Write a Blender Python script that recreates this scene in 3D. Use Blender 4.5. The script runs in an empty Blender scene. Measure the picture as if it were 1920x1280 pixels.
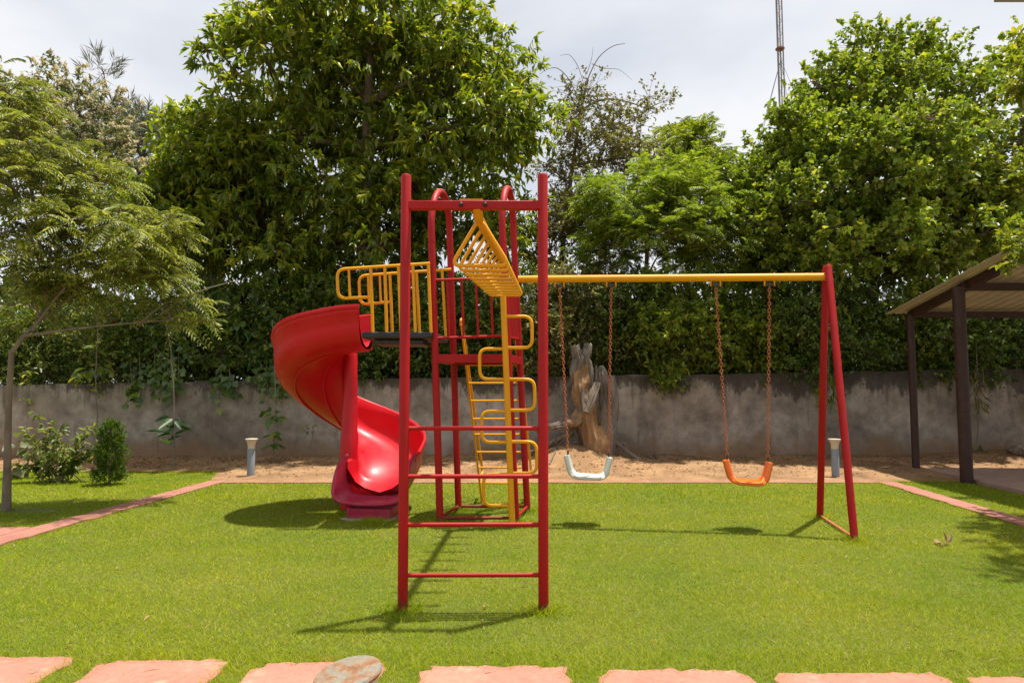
import bpy, bmesh, math, random
import numpy as np
from mathutils import Vector, Matrix

# ------------------------------------------------------------------ camera, sky, sun
random.seed(7)
RNG = np.random.default_rng(7)
SC = bpy.context.scene
COL = SC.collection
CAM_H, FPX = 1.34, 1280.0                      # eye height (m), focal length in photo pixels (24 mm on 36 mm)
PITCH = math.atan(87.0 / FPX)
cam_d = bpy.data.cameras.new('camera')
cam_d.sensor_width = 36.0
cam_d.lens = 36.0 * FPX / 1920.0
cam_d.clip_start, cam_d.clip_end = 0.05, 2000.0
cam = bpy.data.objects.new('camera', cam_d)
COL.objects.link(cam)
cam.location = (0, 0, CAM_H)
cam.rotation_euler = (math.pi / 2 + PITCH, 0, 0)
SC.camera = cam

SUN_TO = Vector((0.200, 0.088, 1.0)).normalized()      # direction towards the sun
world = bpy.data.worlds.new('World')
SC.world = world
world.use_nodes = True
wn, wl = world.node_tree.nodes, world.node_tree.links
wn.clear()
w_out = wn.new('ShaderNodeOutputWorld')
w_bg = wn.new('ShaderNodeBackground')
w_bg.inputs['Strength'].default_value = 0.076
sky = wn.new('ShaderNodeTexSky')
sky.sky_type = 'NISHITA'
sky.sun_disc = False
sky.sun_elevation = math.asin(SUN_TO.z)
sky.sun_rotation = math.atan2(SUN_TO.x, SUN_TO.y)
sky.air_density, sky.dust_density, sky.ozone_density = 1.0, 3.0, 1.0
w_tc = wn.new('ShaderNodeTexCoord')
w_map = wn.new('ShaderNodeMapping')
w_map.inputs['Scale'].default_value = (1.0, 1.0, 2.4)
w_map.inputs['Location'].default_value = (2.45, 0.3, 0.9)
w_noise = wn.new('ShaderNodeTexNoise')
w_noise.inputs['Scale'].default_value = 1.9
w_noise.inputs['Detail'].default_value = 7.0
w_noise.inputs['Roughness'].default_value = 0.5
w_ramp = wn.new('ShaderNodeValToRGB')
w_ramp.color_ramp.elements[0].position = 0.40
w_ramp.color_ramp.elements[0].color = (0.60, 0.60, 0.60, 1)
w_ramp.color_ramp.elements[1].position = 0.66
w_ramp.color_ramp.elements[1].color = (1, 1, 1, 1)
w_mix = wn.new('ShaderNodeMixRGB')
w_mix.inputs['Color2'].default_value = (7.9, 8.05, 8.35, 1)      # thin bright cloud veil, same everywhere
wl.new(w_tc.outputs['Generated'], w_map.inputs['Vector'])
wl.new(w_map.outputs['Vector'], w_noise.inputs['Vector'])
wl.new(w_noise.outputs['Fac'], w_ramp.inputs['Fac'])
wl.new(w_ramp.outputs['Color'], w_mix.inputs['Fac'])
wl.new(sky.outputs['Color'], w_mix.inputs['Color1'])
wl.new(w_mix.outputs['Color'], w_bg.inputs['Color'])
wl.new(w_bg.outputs['Background'], w_out.inputs['Surface'])

sun_d = bpy.data.lights.new('sun', 'SUN')
sun_d.energy = 5.0
sun_d.angle = math.radians(0.9)
sun_d.color = (1.0, 0.955, 0.88)
sun = bpy.data.objects.new('sun', sun_d)
COL.objects.link(sun)
sun.rotation_euler = (-SUN_TO).to_track_quat('-Z', 'Y').to_euler()
sun.location = (8, 6, 30)

SC.view_settings.view_transform = 'Standard'
SC.view_settings.look = 'None'
SC.view_settings.exposure = 0.64
SC.view_settings.gamma = 1.0
SC.view_settings.use_curve_mapping = False
SC.cycles.max_bounces = 8
SC.cycles.transparent_max_bounces = 8

# ------------------------------------------------------------------ helpers
CP, SP = math.cos(PITCH), math.sin(PITCH)
def P(u, v, Y):
    """world point at depth Y that the surveyed photo point (u, v) belongs to"""
    dx, dy = (u - 960) / FPX, (640 - v) / FPX
    t = Y / (CP - dy * SP)
    return np.array([dx * t, Y, CAM_H + (SP + dy * CP) * t])
def G(u, v, z=0.0):
    dx, dy = (u - 960) / FPX, (640 - v) / FPX
    t = (z - CAM_H) / (SP + dy * CP)
    return np.array([dx * t, (CP - dy * SP) * t, z])
def nrm(a):
    return a / np.maximum(np.linalg.norm(a, axis=-1, keepdims=True), 1e-9)

def fillet(pts, r, n=5, closed=False):
    pts = [np.array(p, float) for p in pts]
    out = []
    N = len(pts)
    for i, p in enumerate(pts):
        if not closed and i in (0, N - 1):
            out.append(p); continue
        a, b = pts[i - 1], pts[(i + 1) % N]
        da, db = a - p, b - p
        la, lb = np.linalg.norm(da), np.linalg.norm(db)
        rr = min(r, la * .48, lb * .48)
        p0, p1 = p + da / la * rr, p + db / lb * rr
        for k in range(n + 1):
            t = k / n
            out.append((1 - t) ** 2 * p0 + 2 * t * (1 - t) * p + t * t * p1)
    return out

class MB:
    def __init__(s):
        s.v, s.f = [], []
    def add(s, V, F):
        o = len(s.v)
        s.v.extend([tuple(map(float, q)) for q in V])
        s.f.extend([tuple(i + o for i in f) for f in F])
        return s
    def tube(s, pts, r, n=10, closed=False, cap=True):
        pts = np.array(pts, float)
        m = len(pts)
        rs = np.broadcast_to(np.array(r, float), (m,)) if np.ndim(r) < 1 or len(np.atleast_1d(r)) == m else np.full(m, r)
        if closed:
            T = nrm(np.roll(pts, -1, 0) - np.roll(pts, 1, 0))
        else:
            T = np.empty_like(pts)
            T[1:-1] = pts[2:] - pts[:-2]
            T[0], T[-1] = pts[1] - pts[0], pts[-1] - pts[-2]
            T = nrm(T)
        ref = np.array([0, 0, 1.0]) if abs(T[0][2]) < .9 else np.array([1.0, 0, 0])
        x = nrm(np.cross(T[0], ref))
        V = []
        a = np.arange(n) * 2 * math.pi / n
        for i in range(m):
            x = nrm(x - T[i] * np.dot(x, T[i]))
            y = np.cross(T[i], x)
            V.append(pts[i] + rs[i] * (np.cos(a)[:, None] * x + np.sin(a)[:, None] * y))
        V = np.concatenate(V)
        F = []
        for i in range(m if closed else m - 1):
            j = (i + 1) % m
            for k in range(n):
                l = (k + 1) % n
                F.append((i * n + k, i * n + l, j * n + l, j * n + k))
        if cap and not closed:
            F.append(tuple(range(n - 1, -1, -1)))
            F.append(tuple((m - 1) * n + k for k in range(n)))
        return s.add(V, F)
    def box(s, c, size, rz=0.0, M=None):
        c = np.array(c, float); h = np.array(size, float) / 2
        V = np.array([[sx, sy, sz] for sz in (-1, 1) for sy in (-1, 1) for sx in (-1, 1)], float) * h
        if M is not None:
            V = V @ np.array(M).T
        elif rz:
            ca, sa = math.cos(rz), math.sin(rz)
            V = V @ np.array([[ca, sa, 0], [-sa, ca, 0], [0, 0, 1]])
        return s.add(V + c, [(0, 2, 3, 1), (4, 5, 7, 6), (0, 1, 5, 4), (2, 6, 7, 3), (0, 4, 6, 2), (1, 3, 7, 5)])
    def bar(s, a, b, w, h=None):
        """square bar from a to b, h measured vertically"""
        a, b = np.array(a, float), np.array(b, float)
        h = h or w
        d = b - a; L = np.linalg.norm(d); d /= L
        up = np.array([0, 0, 1.0]) if abs(d[2]) < .95 else np.array([0, 1.0, 0])
        sd = nrm(np.cross(d, up)); up = np.cross(sd, d)
        return s.box((a + b) / 2, (L, w, h), M=np.stack([d, sd, up], 1))
    def lathe(s, prof, c=(0, 0, 0), n=20, M=None):
        a = np.arange(n) * 2 * math.pi / n
        V = np.concatenate([np.stack([r * np.cos(a), r * np.sin(a), np.full(n, z)], 1) for r, z in prof])
        if M is not None:
            V = V @ np.array(M).T
        F = []
        m = len(prof)
        for i in range(m - 1):
            for k in range(n):
                l = (k + 1) % n
                F.append((i * n + k, i * n + l, (i + 1) * n + l, (i + 1) * n + k))
        F.append(tuple(range(n - 1, -1, -1)))
        F.append(tuple((m - 1) * n + k for k in range(n)))
        return s.add(V + np.array(c, float), F)
    def build(s, name, mat, parent=None, smooth=True, bevel=0, off=None, sharp=0.7):
        me = bpy.data.meshes.new(name)
        V = np.array(s.v, float)
        if off is None and parent is not None:
            off = root_loc(parent)
        if off is not None:
            V = V - np.array(off, float)
        me.from_pydata(V.tolist(), [], s.f)
        me.update()
        me.materials.append(mat)
        if smooth:
            me.polygons.foreach_set('use_smooth', [True] * len(me.polygons))
            me.set_sharp_from_angle(angle=sharp)
        o = bpy.data.objects.new(name, me)
        COL.objects.link(o)
        if parent is not None:
            o.parent = parent
        if bevel:
            b = o.modifiers.new('bevel', 'BEVEL')
            b.width = bevel; b.segments = 2; b.limit_method = 'ANGLE'
        return o

def root_loc(o):
    while o.parent is not None:
        o = o.parent
    return tuple(o.location)

def np_mesh(name, V, F, mat, parent=None, smooth=False, off=None):
    """V (n,3), F (m,k) -> one mesh object"""
    V = np.asarray(V, np.float32).reshape(-1, 3); F = np.asarray(F, np.int32)
    if off is None and parent is not None:
        off = root_loc(parent)
    if off is not None:
        V = V - np.array(off, np.float32)
    k = F.shape[1]
    me = bpy.data.meshes.new(name)
    me.vertices.add(len(V)); me.vertices.foreach_set('co', V.ravel())
    me.loops.add(F.size); me.loops.foreach_set('vertex_index', F.ravel())
    me.polygons.add(len(F))
    me.polygons.foreach_set('loop_start', np.arange(0, F.size, k, dtype=np.int32))
    me.polygons.foreach_set('loop_total', np.full(len(F), k, np.int32))
    if smooth:
        me.polygons.foreach_set('use_smooth', np.ones(len(F), bool))
    me.update(calc_edges=True)
    me.materials.append(mat)
    o = bpy.data.objects.new(name, me)
    COL.objects.link(o)
    if parent is not None:
        o.parent = parent
    return o

def tag(o, label=None, cat=None, group=None, kind=None):
    if label: o['label'] = label
    if cat: o['category'] = cat
    if group: o['group'] = group
    if kind: o['kind'] = kind
    return o

def thing(name, loc, label, cat, group=None):
    o = bpy.data.objects.new(name, None)
    COL.objects.link(o)
    o.location = tuple(float(c) for c in loc)
    o.empty_display_size = 0.2
    return tag(o, label, cat, group)

# ------------------------------------------------------------------ materials
def new_mat(name):
    m = bpy.data.materials.new(name)
    m.use_nodes = True
    nt = m.node_tree
    b = nt.nodes['Principled BSDF']
    return m, nt, nt.nodes, nt.links, b

def ramp(N, stops, interp='LINEAR'):
    r = N.new('ShaderNodeValToRGB')
    r.color_ramp.interpolation = interp
    el = r.color_ramp.elements
    while len(el) < len(stops):
        el.new(0.5)
    for e, (p, c) in zip(el, stops):
        e.position = p
        e.color = (*c, 1) if len(c) == 3 else c
    return r

def noise(N, L, scale, detail=5, rough=.55, coord='Object', vec=None, sc=None):
    t = N.new('ShaderNodeTexNoise')
    t.inputs['Scale'].default_value = scale
    t.inputs['Detail'].default_value = detail
    t.inputs['Roughness'].default_value = rough
    if vec is None:
        tc = N.new('ShaderNodeTexCoord'); vec = tc.outputs[coord]
    if sc is not None:
        mp = N.new('ShaderNodeMapping'); mp.inputs['Scale'].default_value = sc
        L.new(vec, mp.inputs['Vector']); vec = mp.outputs['Vector']
    L.new(vec, t.inputs['Vector'])
    return t

def mixc(N, L, fac, a, b, mode='MIX'):
    m = N.new('ShaderNodeMixRGB'); m.blend_type = mode
    for s, x in (('Fac', fac), ('Color1', a), ('Color2', b)):
        if hasattr(x, 'links'): L.new(x, m.inputs[s])
        elif s == 'Fac': m.inputs[s].default_value = x
        else: m.inputs[s].default_value = (*x, 1)
    return m.outputs['Color']

def bump(N, L, b, h, strength=.3, dist=.01):
    bp = N.new('ShaderNodeBump')
    bp.inputs['Strength'].default_value = strength
    bp.inputs['Distance'].default_value = dist
    L.new(h, bp.inputs['Height'])
    L.new(bp.outputs['Normal'], b.inputs['Normal'])

def simple(name, stops, scale=6, rough=.8, bstr=.3, bdist=.01, bscale=None, sc=None, metal=0, detail=6):
    m, nt, N, L, b = new_mat(name)
    n = noise(N, L, scale, detail, .6, sc=sc)
    r = ramp(N, stops); L.new(n.outputs['Fac'], r.inputs['Fac'])
    L.new(r.outputs['Color'], b.inputs['Base Color'])
    b.inputs['Roughness'].default_value = rough
    b.inputs['Metallic'].default_value = metal
    if bstr:
        n2 = noise(N, L, bscale or scale * 4, 6, .6, sc=sc)
        bump(N, L, b, n2.outputs['Fac'], bstr, bdist)
    return m

def paint(name, c1, c2, chip, rough=.33, chip_amt=.70, coat=0.15, dust=None, foot=0.):
    """painted steel: two tones of fade, small chips and a little orange-peel"""
    m, nt, N, L, b = new_mat(name)
    n1 = noise(N, L, 3.1, 5, .6)
    r1 = ramp(N, [(.35, c1), (.68, c2)]); L.new(n1.outputs['Fac'], r1.inputs['Fac'])
    n2 = noise(N, L, 26, 8, .7)
    r2 = ramp(N, [(chip_amt, (0, 0, 0)), (chip_amt + .03, (1, 1, 1))]); L.new(n2.outputs['Fac'], r2.inputs['Fac'])
    c = mixc(N, L, r2.outputs['Color'], r1.outputs['Color'], chip)
    if dust:
        n4 = noise(N, L, 9, 7, .65)
        r4 = ramp(N, [(.45, (0, 0, 0)), (.85, (.5, .5, .5))]); L.new(n4.outputs['Fac'], r4.inputs['Fac'])
        c = mixc(N, L, r4.outputs['Color'], c, dust)
    tcz = N.new('ShaderNodeTexCoord'); sz = N.new('ShaderNodeSeparateXYZ'); L.new(tcz.outputs['Object'], sz.inputs[0])
    mz = N.new('ShaderNodeMapRange'); mz.inputs['From Min'].default_value = .16; mz.inputs['From Max'].default_value = .0
    L.new(sz.outputs['Z'], mz.inputs['Value'])
    az = N.new('ShaderNodeMath'); az.operation = 'MULTIPLY_ADD'; L.new(mz.outputs['Result'], az.inputs[0]); az.inputs[1].default_value = .35
    L.new(n2.outputs['Fac'], az.inputs[2])
    rz = ramp(N, [(.66, (0, 0, 0)), (.76, (foot, foot, foot))]); L.new(az.outputs[0], rz.inputs['Fac'])
    c = mixc(N, L, rz.outputs['Color'], c, (.10, .035, .02))
    L.new(c, b.inputs['Base Color'])
    n3 = noise(N, L, 14, 5, .6)
    rr = N.new('ShaderNodeMapRange')
    rr.inputs['To Min'].default_value = rough - .09; rr.inputs['To Max'].default_value = rough + .2
    L.new(n3.outputs['Fac'], rr.inputs['Value']); L.new(rr.outputs['Result'], b.inputs['Roughness'])
    b.inputs['Specular IOR Level'].default_value = .32
    b.inputs['Coat Weight'].default_value = coat
    b.inputs['Coat Roughness'].default_value = .2
    n5 = noise(N, L, 70, 3, .5)
    bump(N, L, b, n5.outputs['Fac'], .12, .003)
    return m

def leaf(name, stops, tcol, rough=.42, tr=.35, spec=.5, nscale=.9):
    m, nt, N, L, b = new_mat(name)
    g = N.new('ShaderNodeNewGeometry')
    r = ramp(N, stops); L.new(g.outputs['Random Per Island'], r.inputs['Fac'])
    n = noise(N, L, nscale, 3, .5)
    v = ramp(N, [(.3, (.72, .76, .8)), (.7, (1.2, 1.15, 1.0))]); L.new(n.outputs['Fac'], v.inputs['Fac'])
    c = mixc(N, L, 1.0, r.outputs['Color'], v.outputs['Color'], 'MULTIPLY')
    L.new(c, b.inputs['Base Color'])
    b.inputs['Roughness'].default_value = rough
    b.inputs['Specular IOR Level'].default_value = spec
    t = N.new('ShaderNodeBsdfTranslucent')
    tc = mixc(N, L, 1.0, c, tcol, 'MULTIPLY')
    L.new(tc, t.inputs['Color'])
    mx = N.new('ShaderNodeMixShader'); mx.inputs['Fac'].default_value = tr
    L.new(b.outputs['BSDF'], mx.inputs[1]); L.new(t.outputs['BSDF'], mx.inputs[2])
    L.new(mx.outputs['Shader'], N['Material Output'].inputs['Surface'])
    return m

M = {}
M['red'] = paint('red_paint', (.33, .0008, .0015), (.39, .0015, .0025), (.17, .04, .025), .48, .73, .0, dust=(.37, .016, .016), foot=.8)
M['yellow'] = paint('yellow_paint', (.74, .30, .002), (.80, .36, .003), (.34, .15, .03), .44, .72, .0, dust=(.56, .30, .04))
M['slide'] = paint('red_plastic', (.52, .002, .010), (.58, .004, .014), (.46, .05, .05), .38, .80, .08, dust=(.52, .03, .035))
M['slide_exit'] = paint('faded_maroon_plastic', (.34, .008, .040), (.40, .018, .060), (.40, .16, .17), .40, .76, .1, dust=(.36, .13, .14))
M['orange'] = paint('orange_plastic', (.72, .13, .010), (.78, .17, .02), (.5, .2, .08), .36, .8)
M['white_plastic'] = paint('white_plastic', (.50, .50, .45), (.58, .58, .53), (.40, .38, .30), .4, .74, dust=(.45, .41, .32))
M['black_deck'] = simple('black_rubber_deck', [(.3, (.012, .013, .015)), (.7, (.03, .031, .034))], 7, .6, .2, .004)
M['rust'] = simple('rusty_orange_chain', [(.25, (.24, .06, .022)), (.5, (.48, .13, .045)), (.75, (.38, .17, .09))], 22, .75, .4, .003)
M['chain_worn'] = M['rust']
M['dark_steel'] = simple('dark_steel', [(.3, (.03, .03, .032)), (.7, (.075, .07, .066))], 20, .5, .2, .002, metal=.5)
M['bolt'] = simple('bolt_steel', [(.3, (.02, .016, .014)), (.7, (.06, .04, .03))], 30, .5, .2, .002, metal=.5)
M['concrete'] = simple('rough_concrete', [(.3, (.22, .20, .17)), (.7, (.38, .35, .31))], 9, .9, .6, .02)
M['brown_steel'] = paint('brown_painted_steel', (.036, .015, .011), (.050, .022, .017), (.10, .06, .045), .5, .78, .0, dust=(.08, .05, .038))
M['roof_sheet'] = simple('cream_roof_sheet', [(.3, (.44, .40, .31)), (.7, (.55, .51, .41))], 2.5, .55, .1, .004)
M['bollard_post'] = paint('grey_blue_paint', (.19, .22, .25), (.24, .27, .30), (.30, .22, .15), .5, .74, dust=(.30, .27, .22))
M['bollard_head'] = simple('cream_lamp_head', [(.3, (.46, .39, .29)), (.7, (.55, .49, .39))], 5, .5, .1, .003)
M['bark'] = simple('grey_brown_bark', [(.3, (.075, .050, .034)), (.55, (.16, .115, .078)), (.75, (.24, .185, .13))], 7, .9, .8, .02, 18, sc=(1, 1, .35))
M['bark_light'] = simple('pale_grey_bark', [(.3, (.12, .092, .066)), (.7, (.25, .20, .145))], 9, .9, .6, .015, 22, sc=(1, 1, .4))
M['twig'] = simple('dry_twig', [(.3, (.12, .085, .055)), (.7, (.26, .19, .12))], 12, .9, .3, .004)
M['stem_green'] = simple('young_green_stem', [(.3, (.10, .10, .04)), (.7, (.22, .19, .09))], 14, .8, .2, .003)
M['mast'] = simple('weathered_mast_steel', [(.3, (.16, .14, .13)), (.7, (.26, .22, .20))], 1.5, .6, .1, .004)
M['mast_red'] = simple('rusty_mast_collar', [(.3, (.16, .06, .035)), (.7, (.24, .10, .06))], 3, .8, .1, .004)

L_ = leaf
M['leaf_main'] = L_('mango_green_leaf', [(0, (0.086, 0.138, 0.012)), (.45, (0.159, 0.230, 0.018)), (.8, (0.260, 0.312, 0.026)), (1, (0.434, 0.405, 0.052))], (1.5, 1.45, .55), .40, 0.45)
M['leaf_right'] = L_('light_green_leaf', [(0, (0.094, 0.155, 0.014)), (.45, (0.174, 0.250, 0.026)), (.8, (0.268, 0.325, 0.039)), (1, (0.406, 0.400, 0.075))], (1.45, 1.4, .6), .42, 0.45)
M['leaf_yellow'] = L_('yellow_green_leaf', [(0, (0.089, 0.140, 0.015)), (.5, (0.164, 0.209, 0.025)), (1, (0.304, 0.304, 0.051))], (1.6, 1.5, .5), .42, 0.45)
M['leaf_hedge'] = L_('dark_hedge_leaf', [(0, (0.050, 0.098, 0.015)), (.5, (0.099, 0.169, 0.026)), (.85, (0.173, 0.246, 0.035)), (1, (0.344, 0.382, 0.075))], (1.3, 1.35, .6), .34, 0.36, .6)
M['leaf_neem'] = L_('bright_feathery_leaf', [(0, (0.117, 0.187, 0.018)), (.5, (0.198, 0.267, 0.030)), (1, (0.343, 0.355, 0.056))], (1.4, 1.5, .55), .45, 0.46)
M['leaf_acacia'] = L_('olive_feathery_leaf', [(0, (0.118, 0.163, 0.030)), (.5, (0.197, 0.238, 0.047)), (.85, (0.296, 0.311, 0.081)), (1, (0.472, 0.457, 0.178))], (1.4, 1.35, .6), .45, 0.44)
M['leaf_olive'] = L_('brown_olive_leaf', [(0, (0.101, 0.116, 0.031)), (.5, (0.182, 0.186, 0.051)), (1, (0.302, 0.290, 0.087))], (1.3, 1.2, .6), .5, 0.36)
M['leaf_pale'] = L_('pale_green_leaf', [(0, (0.070, 0.098, 0.031)), (.5, (0.119, 0.147, 0.050)), (1, (0.210, 0.224, 0.098))], (1.3, 1.3, .7), .5, 0.4)
M['blossom'] = L_('cream_blossom', [(0, (.40, .33, .20)), (.5, (.58, .52, .36)), (1, (.70, .66, .52))], (1.1, 1.05, .85), .7, .35, .2)
M['leaf_needle'] = L_('grey_green_needle', [(0, (0.091, 0.111, 0.072)), (.5, (0.143, 0.163, 0.111)), (1, (0.221, 0.227, 0.169))], (1.2, 1.2, .9), .6, 0.3, .2)
M['leaf_vine'] = L_('heart_leaf_vine', [(0, (0.047, 0.102, 0.018)), (.5, (0.095, 0.167, 0.029)), (.85, (0.142, 0.223, 0.040)), (1, (0.285, 0.318, 0.040))], (1.4, 1.5, .6), .33, 0.4, .6)
M['leaf_dark'] = L_('glossy_dark_leaf', [(0, (0.020, 0.060, 0.017)), (.6, (0.036, 0.098, 0.027)), (1, (0.084, 0.151, 0.034))], (1.3, 1.4, .6), .5, 0.3, .6)
M['leaf_shrub'] = L_('shrub_leaf', [(0, (0.091, 0.146, 0.022)), (.5, (0.160, 0.209, 0.036)), (1, (0.304, 0.306, 0.085))], (1.4, 1.35, .6), .42, 0.4)
M['leaf_cypress'] = L_('cypress_foliage', [(0, (0.044, 0.094, 0.009)), (.5, (0.077, 0.138, 0.013)), (1, (0.143, 0.209, 0.022))], (1.4, 1.45, .5), .5, 0.36)
M['leaf_dry'] = L_('dry_fallen_leaf', [(0, (.16, .09, .035)), (.5, (.32, .20, .09)), (1, (.52, .40, .22))], (1.1, 1, .8), .7, .2, .2)
M['flower_red'] = L_('red_flower', [(0, (.42, .03, .02)), (1, (.60, .07, .06))], (1.2, 1, .9), .5, .3)

# ground materials
def mat_lawn(name):
    m, nt, N, L, b = new_mat(name)
    n1 = noise(N, L, 1.3, 6, .65); n2 = noise(N, L, 60, 4, .7)
    r1 = ramp(N, [(.3, (.09, .12, .010)), (.55, (.13, .15, .014)), (.75, (.18, .165, .03))]); L.new(n1.outputs['Fac'], r1.inputs['Fac'])
    r2 = ramp(N, [(.3, (.5, .5, .5)), (.7, (1.2, 1.2, 1.1))]); L.new(n2.outputs['Fac'], r2.inputs['Fac'])
    L.new(mixc(N, L, 1, r1.outputs['Color'], r2.outputs['Color'], 'MULTIPLY'), b.inputs['Base Color'])
    b.inputs['Roughness'].default_value = .95
    bump(N, L, b, n2.outputs['Fac'], .8, .02)
    return m
M['lawn'] = mat_lawn('lawn_turf')

def mat_grass(name):
    m, nt, N, L, b = new_mat(name)
    g = N.new('ShaderNodeNewGeometry')
    r = ramp(N, [(0, (.180, .250, .002)), (.4, (.235, .315, .003)), (.75, (.300, .350, .006)), (.92, (.39, .385, .035)), (1, (.46, .40, .12))])
    L.new(g.outputs['Random Per Island'], r.inputs['Fac'])
    n1 = noise(N, L, .75, 6, .6)
    v = ramp(N, [(.30, (.74, .88, .8)), (.5, (1, 1, 1)), (.70, (1.28, 1.10, 1.3))]); L.new(n1.outputs['Fac'], v.inputs['Fac'])
    c = mixc(N, L, 1, r.outputs['Color'], v.outputs['Color'], 'MULTIPLY')
    n3 = noise(N, L, 3.2, 5, .7)
    v3 = ramp(N, [(.57, (0, 0, 0)), (.76, (.6, .6, .6))]); L.new(n3.outputs['Fac'], v3.inputs['Fac'])
    c = mixc(N, L, v3.outputs['Color'], c, (.38, .32, .11))
    L.new(c, b.inputs['Base Color'])
    b.inputs['Roughness'].default_value = .6
    b.inputs['Specular IOR Level'].default_value = .10
    t = N.new('ShaderNodeBsdfTranslucent')
    L.new(mixc(N, L, 1, c, (1.3, 1.25, .6), 'MULTIPLY'), t.inputs['Color'])
    mx = N.new('ShaderNodeMixShader'); mx.inputs['Fac'].default_value = .35
    L.new(b.outputs['BSDF'], mx.inputs[1]); L.new(t.outputs['BSDF'], mx.inputs[2])
    L.new(mx.outputs['Shader'], N['Material Output'].inputs['Surface'])
    return m
M['grass'] = mat_grass('grass_blade')

def mat_soil(name, a, bb, c3):
    m, nt, N, L, b = new_mat(name)
    n1 = noise(N, L, 1.6, 8, .65); n2 = noise(N, L, 24, 6, .7)
    r1 = ramp(N, [(.32, a), (.55, bb), (.75, c3)]); L.new(n1.outputs['Fac'], r1.inputs['Fac'])
    r2 = ramp(N, [(.3, (.6, .58, .55)), (.65, (1.1, 1.1, 1.1))]); L.new(n2.outputs['Fac'], r2.inputs['Fac'])
    L.new(mixc(N, L, .8, r1.outputs['Color'], r2.outputs['Color'], 'MULTIPLY'), b.inputs['Base Color'])
    b.inputs['Roughness'].default_value = .95
    bump(N, L, b, n2.outputs['Fac'], .6, .015)
    return m
M['soil'] = mat_soil('sandy_soil', (.17, .09, .036), (.31, .175, .078), (.42, .255, .122))
M['earth'] = mat_soil('dry_earth', (.14, .10, .055), (.20, .15, .08), (.26, .2, .12))

def mat_redstone(name, a, bb, edge):
    m, nt, N, L, b = new_mat(name)
    n1 = noise(N, L, 2.1, 8, .65); n2 = noise(N, L, 30, 6, .7); n3 = noise(N, L, 5.5, 8, .7)
    r1 = ramp(N, [(.33, a), (.7, bb)]); L.new(n1.outputs['Fac'], r1.inputs['Fac'])
    r3 = ramp(N, [(.55, (0, 0, 0)), (.72, (.75, .75, .75))]); L.new(n3.outputs['Fac'], r3.inputs['Fac'])
    c = mixc(N, L, r3.outputs['Color'], r1.outputs['Color'], edge)
    r2 = ramp(N, [(.3, (.82, .8, .8)), (.65, (1.06, 1.06, 1.06))]); L.new(n2.outputs['Fac'], r2.inputs['Fac'])
    L.new(mixc(N, L, 1, c, r2.outputs['Color'], 'MULTIPLY'), b.inputs['Base Color'])
    b.inputs['Roughness'].default_value = .85
    bump(N, L, b, n2.outputs['Fac'], .35, .008)
    return m
M['redstone'] = mat_redstone('red_painted_stone', (.36, .130, .085), (.44, .20, .135), (.47, .33, .22))
M['kerb'] = mat_redstone('red_stone_edging', (.29, .11, .072), (.37, .165, .115), (.38, .235, .14))
M['shed_floor'] = mat_redstone('dusty_stone_floor', (.33, .20, .15), (.42, .28, .21), (.40, .31, .23))

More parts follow.
